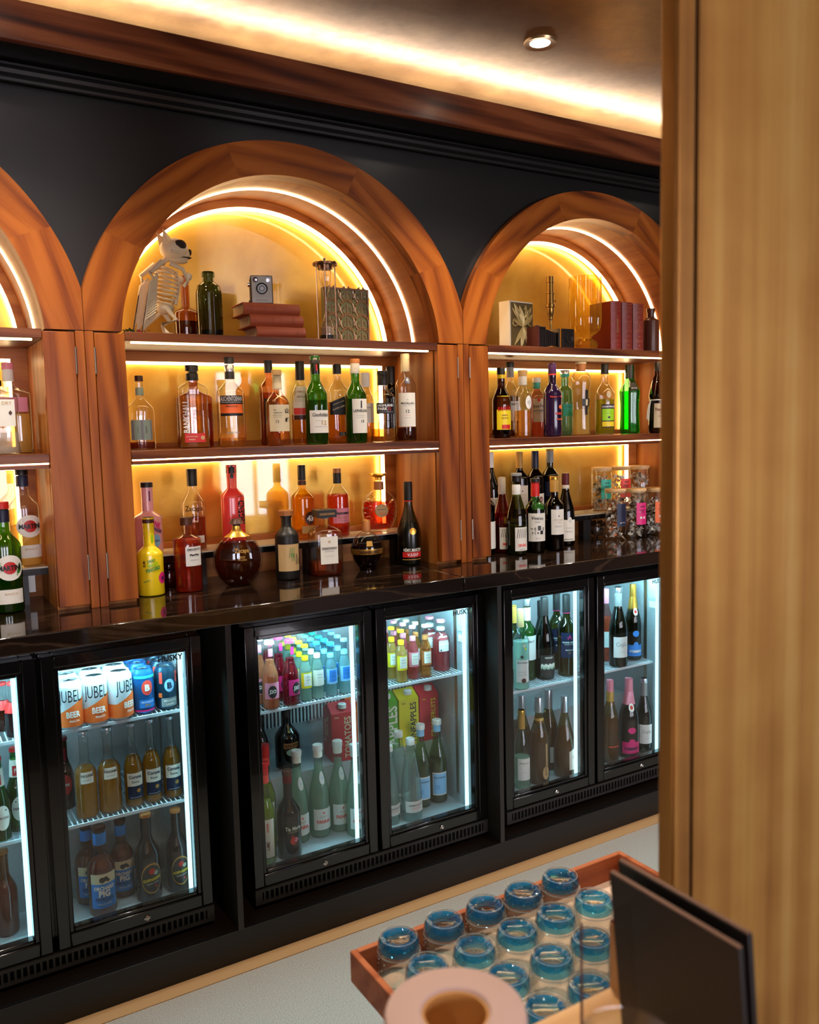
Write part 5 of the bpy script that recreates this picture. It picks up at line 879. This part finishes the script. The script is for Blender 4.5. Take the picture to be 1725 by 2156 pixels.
# antique bottles
bottle('bbot', 'antique_bottle', 'long-necked brown antique bottle behind the skeleton', 'bottle', PR(.42, .52, .34, .6), 'amber', 'dark', .3, (), (), r=.038)
bottle('gbot', 'antique_bottle', 'dark green antique medicine bottle with wide lip', 'bottle', [(0, 0), (.9, 0), (1, .02), (1, .66), (.96, .72), (.90, .74), (.86, .79), (.62, .83), (.44, .85), (.42, .92), (.50, .925), (.52, .98), (.48, 1), (.36, 1), (0, .99)], thin_glass('glass_antique_green', '4a5a28'), 'black', .12, (), ())
# stacked books with the box camera on top
LEATH = pbr('red_brown_cloth', 'a04826', .6, noise=(40, .35, .001)); PAGES = pbr('old_pages', 'c2a273', .8, noise=(220, .5, .0008)); GILT = pbr('gilt', 'c89a4a', .35, .8)
def lying_book(loc, rz, label, L_=.172, D=.115, H=.036, plain=False):
    t = thing('cloth_book', label, 'book', loc, 'old books stacked flat', rz); n = 8
    sp = [(-.010*math.sin(PI*i/n), H*i/n) for i in range(n+1)]; inn = [(.002-.007*math.sin(PI*i/n), .003+(H-.006)*i/n) for i in range(n+1)]
    MB().prism(sp+[(D, H), (D, H-.003), (.006, H-.003)]+inn[::-1][1:-1]+[(.006, .003), (D, .003), (D, 0)], 0, L_, 'yz').build('cover', LEATH, t)
    MB().prism([(.004-.006*math.sin(PI*i/6), .003+(H-.006)*i/6) for i in range(7)]+[(D-.004, H-.003), (D-.007, H/2), (D-.004, .003)], .004, L_-.004, 'yz').build('page_block', PAGES, t)
    g = MB()
    for x in ((.014, .020, .030, .066, .072, .100, .136, .142) if not plain else (.128, .134, .140, .150)): g.tube([(x, p[0]-.0004, p[1]) for p in sp[1:-1]], .0007, 5)
    g.build('spine_band', shade('spine_band_rust', 'a8583a'), t); return t
lying_book((.510, .055, TZ), -.02, 'red-brown cloth book lying at the bottom of the stack', .160, plain=True); lying_book((.494, .062, TZ+.0365), -.03, 'red-brown cloth book lying in the middle of the stack', .172); lying_book((.478, .074, TZ+.073), -.04, 'red-brown cloth book on top of the stack, under the box camera', .182)
t = thing('box_camera', 'vintage grey and black box camera standing on the books', 'camera', (.552, .100, TZ+.1098), None, -.32); h = .088; w2 = .034
MB().box(-w2, w2, .003, .09, 0, h).build('camera_body', pbr('leatherette_black', '1b1715', .6, noise=(300, .4, .0008)), t, bevel=.003)
MB().box(-w2+.003, w2-.003, -.001, .004, .004, h-.003).build('face_plate', pbr('grey_enamel', 'b0a89a', .45), t, bevel=.001)
nm = MB().box(-w2+.004, w2-.004, -.0016, 0, .005, .020); flat_text(nm, 'Brownie Model I', .034, lambda a, b: (a, -.0021, .0125+b), 1, 1., 0); nm.build('name_plate', [pbr('silver_plate', 'b8b0a2', .4), mat('charcoal')], t)
def disc_y(mb, c, r, d, mi=0, n=24): return mb.lathe([(0, 0), (r, 0), (r, d), (r*.86, d*1.15), (r*.8, d*.6), (0, d*.6)], n, mi).xform(Matrix.Translation(c) @ Matrix.Rotation(PI/2, 4, 'X'), len(mb.v)-(4*n+2))
def disc(mb, c, r, d, mi=0, n=24):
    m = MB().lathe([(0, 0), (r, 0), (r, d), (r*.86, d*1.15), (r*.8, d*.6), (0, d*.6)], n); m.xform(Matrix.Translation(c) @ Matrix.Rotation(PI/2, 4, 'X')); return mb.add(m.v, m.f, mi)
disc(MB(), (0, -.001, .047), .0175, .004).build('lens', pbr('lens_black', '0c0a0a', .1, coat=.6), t); disc(MB(), (0, -.0035, .047), .008, .002).build('lens_element', pbr('lens_glass', '2a2018', .05, coat=1), t)
disc(MB(), (-.019, -.001, .074), .0082, .002).build('viewfinder', mat('brown'), t); disc(MB(), (.019, -.001, .074), .0082, .002).build('viewfinder', mat('silverfoil'), t)
disc(MB(), (-.017, -.003, .0735), .004, .001).build('viewfinder_lens', mat('silverfoil'), t); disc(MB(), (.019, -.003, .074), .006, .001).build('viewfinder_lens', mat('silverfoil'), t)
MB().box(-.028, .026, .02, .07, h, h+.003).build('strap', BLACKLAM, t); MB().tube([(-.035, .04, .066), (-.041, .04, .066)], .008, 12).tube([(-.034, .03, .012), (-.040, .03, .012)], .004, 8).build('winding_knob', STEEL, t)
# hourglass
x, y, z, h, r = P['hour']; t = thing('hourglass', 'tall hourglass with metal end plates and three slender posts', 'hourglass', (x, y, TZ)); r = .040; PLT = pbr('bronze_plate', '7a5a44', .3, .85)
MB().lathe([(0, h-.022), (r*.97, h-.022), (r, h-.020), (r*.99, h-.014), (0, h-.012)], 32).build('end_plate', PLT, t); MB().lathe([(0, 0), (r, 0), (r, .006), (r*.8, .010), (0, .010)], 32).build('end_plate', PLT, t)
MB().lathe([(0, .010), (r*.60, .010), (r*.58, .022), (0, .022)], 24).build('end_cup', mat('black'), t); MB().lathe([(0, h-.034), (r*.60, h-.034), (r*.62, h-.022), (0, h-.022)], 24).build('end_cup', PLT, t)
zb, zt, zm = .020, h-.032, .118
gp = [(.53, 0), (.54, .05), (.54, .30), (.46, .42), (.28, .60), (.12, .80), (.06, .92)]
prof = [(a*r, zb+b*(zm-zb)) for a, b in gp]+[(.045*r, zm)]+[(a*r, zt-b*(zt-zm)) for a, b in reversed(gp)]
MB().lathe(prof, 28).build('glass_bulb', glass('bulb', 'f4f0ea', base=.14, gloss=1.1), t)
MB().lathe([(0, zb+.001), (.50*r, zb+.001), (.50*r, zb+.026), (0, zb+.032)], 24).build('sand', shade('hourglass_sand', 'a88e78'), t)
for i in range(3):
    a = -.5+i*2*PI/3; q = (math.sin(a)*r*.86, -math.cos(a)*r*.86); pm = MB(); pm.tube([(q[0], q[1], .006), (q[0], q[1], h-.016)], .0022, 8); pm.ball((q[0], q[1], h-.008), .005, n=10); pm.build('post', pbr('silver_post_%d' % i, 'b89a88', .25, 1), t)
# relief tiles
def tile(name, label, loc, W, H, D, body, frame, rz):
    t = thing(name, label, 'tile', loc, 'relief tiles leaning on the top shelves', rz); MB().box(0, W, 0, D, 0, H).build('tile_body', body, t); MB().ring(0, W, 0, H, (.006, .006, .004, .006), -.004, 0).build('tile_rim', frame, t); return t
GREENT = pbr('green_glaze', '6f6a38', .35, coat=.5); BRNT = pbr('brown_glaze', '7a5434', .4, coat=.3)
W_, H_ = .168, .188; t = tile('relief_tile', 'olive green relief tile with scroll pattern behind the hourglass', (.795, .165, TZ), W_, H_, .022, GREENT, BRNT, .02); rl = MB()
for i in range(3):
    for j in range(4):
        cx_, cz_ = W_*(i+.5)/3, .006+H_*(j+.5)/4.1; s = W_/6.4
        for q in (-1, 1):
            rl.tube([(cx_+q*s*(.25+.75*math.sin(a)), -.001, cz_+s*(.9*math.cos(a))) for a in [PI*k/9*.95 for k in range(10)]], [.0018+.0016*math.sin(PI*k/9) for k in range(10)], 6)
            rl.tube([(cx_+q*s*(.15+.42*math.sin(a)), -.001, cz_-.2*s+s*.42*math.cos(a)) for a in [.3+PI*k/7*1.1 for k in range(8)]], .0019, 6)
            rl.ball((cx_+q*s*.3, -.001, cz_+s*.95), .0038, .003, .0038, 8)
        rl.tube([(cx_, -.001, cz_-s*1.0), (cx_, -.001, cz_+s*.55)], [.0014, .0026], 6)
    rl.tube([(0+W_*i/3+W_/3*k/8, -.001, .5*H_+.006*abs(math.sin(PI*k/8))) for k in range(9)], .0016, 6)
rl.build('scroll_relief', pbr('copper_brown_glaze', '96683c', .3, coat=.5), t)
PLAST = pbr('cream_tile_side', 'd8cdb4', .6); W_, H_ = .128, .178
t = thing('relief_tile', 'thick cream-sided tile with carved lily relief', 'tile', (1.531, .118, TZ), 'relief tiles leaning on the top shelves', .17)
MB().box(0, W_, .003, .055, 0, H_).build('tile_body', PLAST, t); MB().box(.006, W_-.004, -.002, .004, .002, H_-.005).build('tile_face', pbr('moss_brown_glaze', '5a4a2a', .4, coat=.3), t); rl = MB(); c = Vector((W_*.52, -.003, H_*.48))
for a, l, wd in ((1.35, .082, .013), (1.0, .088, .011), (.72, .075, .009), (1.8, .078, .011), (2.1, .096, .011), (2.3, .088, .008), (-1.2, .080, .010), (-.85, .088, .008), (-1.7, .082, .010), (-2.15, .084, .007), (-.45, .07, .007), (2.75, .055, .007)):
    d = Vector((math.cos(a), 0, math.sin(a))); nrm = Vector((-d.z, 0, d.x)); pts = [c+d*l*u for u in (0, .25, .5, .75, 1)]
    pts = [p_ if 0.008 < p_.x < W_-.006 and .004 < p_.z < H_-.008 else Vector((min(max(p_.x, .008), W_-.006), p_.y, min(max(p_.z, .004), H_-.008))) for p_ in pts]
    for s in (-1, 0, 1): rl.tube([p_+nrm*s*wd*math.sin(PI*u)*.8+Vector((0, -.003*math.sin(PI*u), 0)) for p_, u in zip(pts, (0, .25, .5, .75, 1))], [.0012, .0026, .003, .0024, .001], 6)
for s, a0 in ((-1, 0), (1, 0)): rl.tube([c+Vector((s*(.006+.038*u), -.002, .010*math.sin(u*5)+.012*u)) for u in [k/9 for k in range(10)]], .0025, 6)
rl.tube([c+Vector((-.045+.012*math.cos(a), -.002, .012+.014*math.sin(a))) for a in [k*2*PI/12 for k in range(10)]], .002, 6)
rl.build('lily_relief', pbr('pale_gilt_relief', 'b39a60', .35, .3), t)
# brass microscope tube
x, y, z, h, r = P['scope']; t = thing('brass_microscope', 'upright brass microscope tube behind the folding camera', 'microscope', (x, y, TZ)); OLD = pbr('antique_brass', '8a6a34', .28, .9)
MB().lathe([(0, .11), (.006, .11), (.007, .125), (.010, .128), (.012, .145), (.015, .150), (.015, .172), (.019, .174), (.019, .186), (.016, .188), (.015, .225), (.018, .226), (.018, .229), (.014, .230), (.0135, .268), (.0155, .269), (.0155, .272), (.0145, .273), (.0145, h), (.010, h), (0, h-.004)], 24).build('tube', OLD, t)
MB().lathe([(0, 0), (.034, 0), (.034, .006), (.012, .010), (.007, .014), (.007, .11), (0, .11)], 24).build('stand', OLD, t); MB().tube([(.014, 0, .20), (.024, 0, .20)], .005, 10).build('focus_knob', OLD, t)
# folding camera
t = thing('folding_camera', 'black folding bellows camera with open front', 'camera', (1.617, .072, TZ), None, .05); CB = pbr('camera_black', '1c1412', .4, coat=.2)
MB().box(0, .012, -.004, .06, 0, .082).build('back_cover', pbr('red_brown_leather', '5a2418', .5), t); MB().ring(.012, .048, 0, .082, (.003, .003, .004, .004), 0, .05).box(.015, .045, .003, .048, .004, .078).build('camera_body', CB, t, bevel=.001)
be = MB()
for i in range(6): be.box(.048+.0105*i, .0545+.0105*i, .004+.001*i, .046-.001*i, .008+.002*i, .074-.002*i); 
for i in range(5): be.box(.054+.0105*i, .059+.0105*i, .007+.001*i, .043-.001*i, .011+.002*i, .071-.002*i)
be.build('bellows', CB, t); MB().box(.112, .118, -.002, .052, .002, .078).build('lens_board', STEEL, t)
fb = MB().box(.124, .185, -.010, -.002, 0, .078); disc(fb, (.158, -.010, .040), .017, .004); fb.build('front_panel', CB, t, bevel=.001); MB().box(.0, .17, .004, .046, -.0004, .003).build('bed', CB, t)
MB().tube([(.004, .02, .082), (.022, .02, .088), (.044, .02, .082)], .0025, 7).build('handle', STEEL, t)
# ribbed amber vase
x, y, z, h, r = P['vase']; t = thing('ribbed_vase', 'amber ribbed glass vase on a rounded foot', 'vase', (x, y, TZ)); r = .062; AMB = thin_glass('glass_amber_vase', 'f8d24e', edge=2.2, scatter=.16)
vm = MB(); n = 132; prof = [(.50, .0), (.72, .03), (.80, .09), (.70, .14), (.42, .175), (.40, .20), (.62, .235), (.88, .285), (.97, .35), (1, .45), (1, .99), (.97, 1.0)]
v = []; 
for (a, b) in prof:
    for i in range(n):
        an = 2*PI*i/n; rib = 1+((.0, .03, .03)[i % 3] if b > .22 else 0); v.append((math.sin(an)*a*r*rib, -math.cos(an)*a*r*rib, b*h))
vm.add(v, [(k*n+i, k*n+(i+1) % n, (k+1)*n+(i+1) % n, (k+1)*n+i) for k in range(len(prof)-1) for i in range(n)]); vm.build('vase_glass', AMB, t, ang=15)
MB().lathe([(0, .006), (.48*r, .006), (.62*r, .10*h), (.40*r, .17*h), (0, .18*h)], 28).build('foot_glass', liquid('yellow'), t)
# standing books
for i, lb in enumerate(('red leather book next to the amber vase', 'red leather book in the middle of the standing three', 'red leather book next to the stoneware bottle')):
    t = thing('leather_book', lb, 'book', (2.006+.0605*i, .085, TZ), 'red leather books standing upright', -.03*(i == 2)); w_, H_, D = .056, .197-.002*i, .12; n = 8
    sp = [(w_*k/n, -.008*math.sin(PI*k/n)) for k in range(n+1)]
    MB().prism(sp+[(w_, D), (w_-.003, D), (w_-.003, .004), (.003, .004), (.003, D), (0, D)], 0, H_, 'xy').build('cover', pbr('red_leather_%d' % i, ['8c2a1e', '7c2a20', '7a2a20'][i], .42, noise=(50, .3, .001), coat=.2), t)
    MB().box(.004, w_-.004, .002, D-.004, .003, H_-.004).build('page_block', PAGES, t); g = MB()
    for zz in (.012, .040, .046, .080, .086, .116, .122, .156, .162, .186): g.tube([(p_[0], p_[1]-.0005, zz) for p_ in sp[1:-1]], .0008, 5)
    for zz, tx in ((.026, '✦'), (.062, '✦'), (.101, '1' if i == 0 else str(i+1)), (.139, '✦'), (.173, 'TALES')): flat_text(g, tx, .030 if len(tx) > 1 else .010, lambda a, b: (w_/2+a, -.0087, zz+b))
    g.build('gilt_tooling', pbr('dull_gilt_%d' % i, 'b06a48', .4, .4), t)
x, y, z, h, r = P['stone']; t = thing('stoneware_bottle', 'brown glazed stoneware bottle with short flared neck', 'bottle', (x+.012, y, TZ)); r = .0345
MB().lathe([(0, 0), (r, 0), (r, h*.70), (r*.96, h*.73), (r*.45, h*.80), (r*.40, h*.86), (r*.52, h*.97), (r*.50, h), (0, h)], 28).build('stoneware_body', pbr('brown_salt_glaze', '4a2618', .25, coat=.6), t)

# ================================================================== FRONT BAR, TRAY AND GLASSES
t = thing('front_bar', 'pale wooden bar counter at the very front', 'counter', (0, 0, FZ))
MB().box(-2.6, .2035, -2.32, -1.792, BZ-FZ-.04, BZ-FZ).build('bar_top', PALEW, t, bevel=.003); MB().box(-2.5, .19, -2.22, -1.90, 0, BZ-FZ-.04).build('bar_body', BLACKLAM, t)
t = thing('bar_station', 'low work station standing behind the bar under the glass tray', 'work station', (0, 0, FZ))
MB().box(.27, 1.2, -1.595, -1.22, .56, .588).build('station_top', STEEL, t); MB().box(.30, 1.17, -1.59, -1.26, 0, .56).build('station_body', GREYBLK, t)
TRZ = -.5115
t = thing('serving_tray', 'reddish wooden serving tray full of upturned glasses', 'tray', (0, 0, TRZ)); X0, X1, Y0, Y1 = .170, .830, -1.58, -1.145; RH = .0585
MB().box(X0+.006, X1-.006, Y0+.006, Y1-.006, 0, .007).build('tray_base', pbr('pale_tray_lining', 'dcc0a8', .5), t)
for a in ((X0, X1, Y1-.012, Y1), (X0, X1, Y0, Y0+.012)): MB().box(a[0]+.0121, a[1]-.0121, a[2], a[3], 0, RH).build('side_rail', TRAYW, t, bevel=.002)
for a in ((X0, X0+.012), (X1-.012, X1)): MB().box(a[0], a[1], Y0, Y1, 0, RH).build('end_rail', TRAYW, t, bevel=.002)
def tumbler(loc, label):
    t = thing('blue_tumbler', label, 'glass', loc, 'upturned blue-based tumblers on the tray'); R_, H_ = .0405, .088
    MB().lathe([(R_, 0), (R_*1.01, .002), (R_*1.0, .010), (R_*.955, .058), (R_*.93, .062)], 32).build('glass_wall', GL['clear'], t)
    MB().lathe([(R_*.90, .003), (R_*.89, .010), (R_*.85, .055), (R_*.60, .063), (0, .064)], 28).build('inner_wall', GL['clear'], t)
    MB().lathe([(R_*.93, .0595), (R_*.945, .066), (R_*.90, .078), (R_*.80, .0865), (R_*.70, .088)], 32).build('glass_base', GL['clear'], t)
    MB().lathe([(R_*.885, .064), (R_*.86, .076), (R_*.74, .084), (R_*.60, .0845), (R_*.52, .076), (R_*.55, .066)], 32).build('blue_ring', glass('ringblue', '14a2f6', edge=1.1, n=3.2, scatter=.24), t)
    MB().lathe([(R_*.70, .088), (R_*.66, .0895), (R_*.60, .087), (R_*.5, .082), (0, .081)], 28).build('punt', GL['clear'], t)
    for q, zz, rr in ((.935, .0605, .0008), (.80, .0868, .0006)): MB().tube([(math.cos(2*PI*i/36)*R_*q, math.sin(2*PI*i/36)*R_*q, zz) for i in range(36)], rr, 6, closed=True).build('glass_edge', glass('edge', 'eaf6fc', scatter=.3, n=3.), t)  # pale rings painted in as bright highlights on the thick glass
    sd = MB()
    for i in range(22):
        a = 2*PI*i/22+(i % 2)*.1; zz = .050-.014*((i*7) % 3)/2; q = R_*(.99-.0009*zz/.001*.8); sd.ball((math.cos(a)*q*.985, math.sin(a)*q*.985, zz), .0011, n=6)
    sd.build('glass_bubble', mat('white'), t); return t
GX, GY = (.238, .334, .427, .517, .611), (-1.204, -1.299, -1.393, -1.487)
CN = ['at the end rail', 'second from the end rail', 'third from the end rail', 'fourth from the end rail', 'fifth from the end rail']; RN = ['in the row along the far rail', 'in the second row', 'in the third row', 'in the row nearest the bar']
g0 = None
for j, y in enumerate(GY):
    for i, x in enumerate(GX):
        lb = 'upturned blue-based tumbler %s, %s' % (RN[j], CN[i])
        if g0 is None: g0 = tumbler((x, y, TRZ+.0076), lb)
        else: dup(g0, (x, y, TRZ+.0076), lb, rz=.3*i+.7*j)
# paper roll, menu, wooden holder, acrylic stand, tumbler on the bar top
PAPER = pbr('pinkish_paper', 'bd9c92', .7, noise=(30, .1, .001)); CORE = pbr('cardboard_core', 'cf9450', .7)
t = thing('paper_roll', 'pinkish paper roll standing on the bar with a tan cardboard core', 'paper roll', (-.100, -1.893, BZ)); R_, r_i, H_ = .0598, .0283, .139
MB().lathe([(r_i, 0), (R_*.97, 0), (R_, .004), (R_, H_-.006), (R_*.975, H_-.001), (R_*.95, H_), (r_i+.002, H_), (r_i, H_-.002), (r_i, 0)], 48).build('paper', PAPER, t)
MB().lathe([(r_i-.0004, 0), (r_i-.0004, H_-.003), (r_i-.002, H_-.003), (r_i-.002, .012), (0, .012)], 40).build('core', CORE, t)
MENU = pbr('black_menu_cover', '171210', .5, noise=(200, .2, .0006)); EDGEM = pbr('menu_brown_edge', '6b4a38', .6)
t = thing('menu_folder', 'black menu folder leaning upright in front of the brass pillar', 'menu', (.128, -1.935, BZ))
def board(x, y0, y1, h, lean, name, th=.006):
    m = MB().box(-th/2, th/2, y0, y1, 0, h); m.xform(Matrix.Translation((x, 0, 0)) @ Matrix.Rotation(lean, 4, 'Y')); o = m.build(name, MENU, t, bevel=.001)
    e = MB().box(-th/2+.0008, th/2-.0008, y0+.001, y1-.001, h, h+.0012); e.xform(Matrix.Translation((x, 0, 0)) @ Matrix.Rotation(lean, 4, 'Y')); e.build('edge', EDGEM, o)
board(0, -.076, .076, .183, -.10, 'front_board'); board(.020, -.070, .084, .186, -.10, 'back_board')
t = thing('wooden_box', 'small tan wooden box at the back edge of the bar behind the menu', 'box', (.172, -1.8115, BZ)); bx = MB().box(0, .018, -.014, .0185, 0, .074); bx.build('box_body', PALEW, t); MB().box(.001, .017, -.013, .0175, .074, .079).build('box_lid', TRAYW, t)
t = thing('acrylic_stand', 'clear acrylic card stand on the bar with a dark edge', 'card stand', (.047, -1.885, BZ)); MB().box(0, .075, -.001, .001, 0, .162).build('acrylic_sheet', GL['acrylic'], t); MB().box(-.0012, .0003, -.0012, .0012, 0, .162).build('sheet_edge', pbr('dark_acrylic_edge', '4a2a30', .2, coat=.5), t); MB().box(0, .075, -.03, .0, 0, .002).build('acrylic_foot', GL['acrylic'], t)
t = thing('water_tumbler', 'empty clear tumbler at the bottom edge in front of the menu', 'glass', (-.010, -2.000, BZ)); R_ = .0365; H_ = .146
MB().lathe([(0, 0), (R_*.85, 0), (R_*.88, .004), (R_, H_-.002), (R_*.985, H_), (R_*.96, H_-.002), (R_*.84, .012), (0, .010)], 40).build('tumbler_glass', GL['clear'], t)
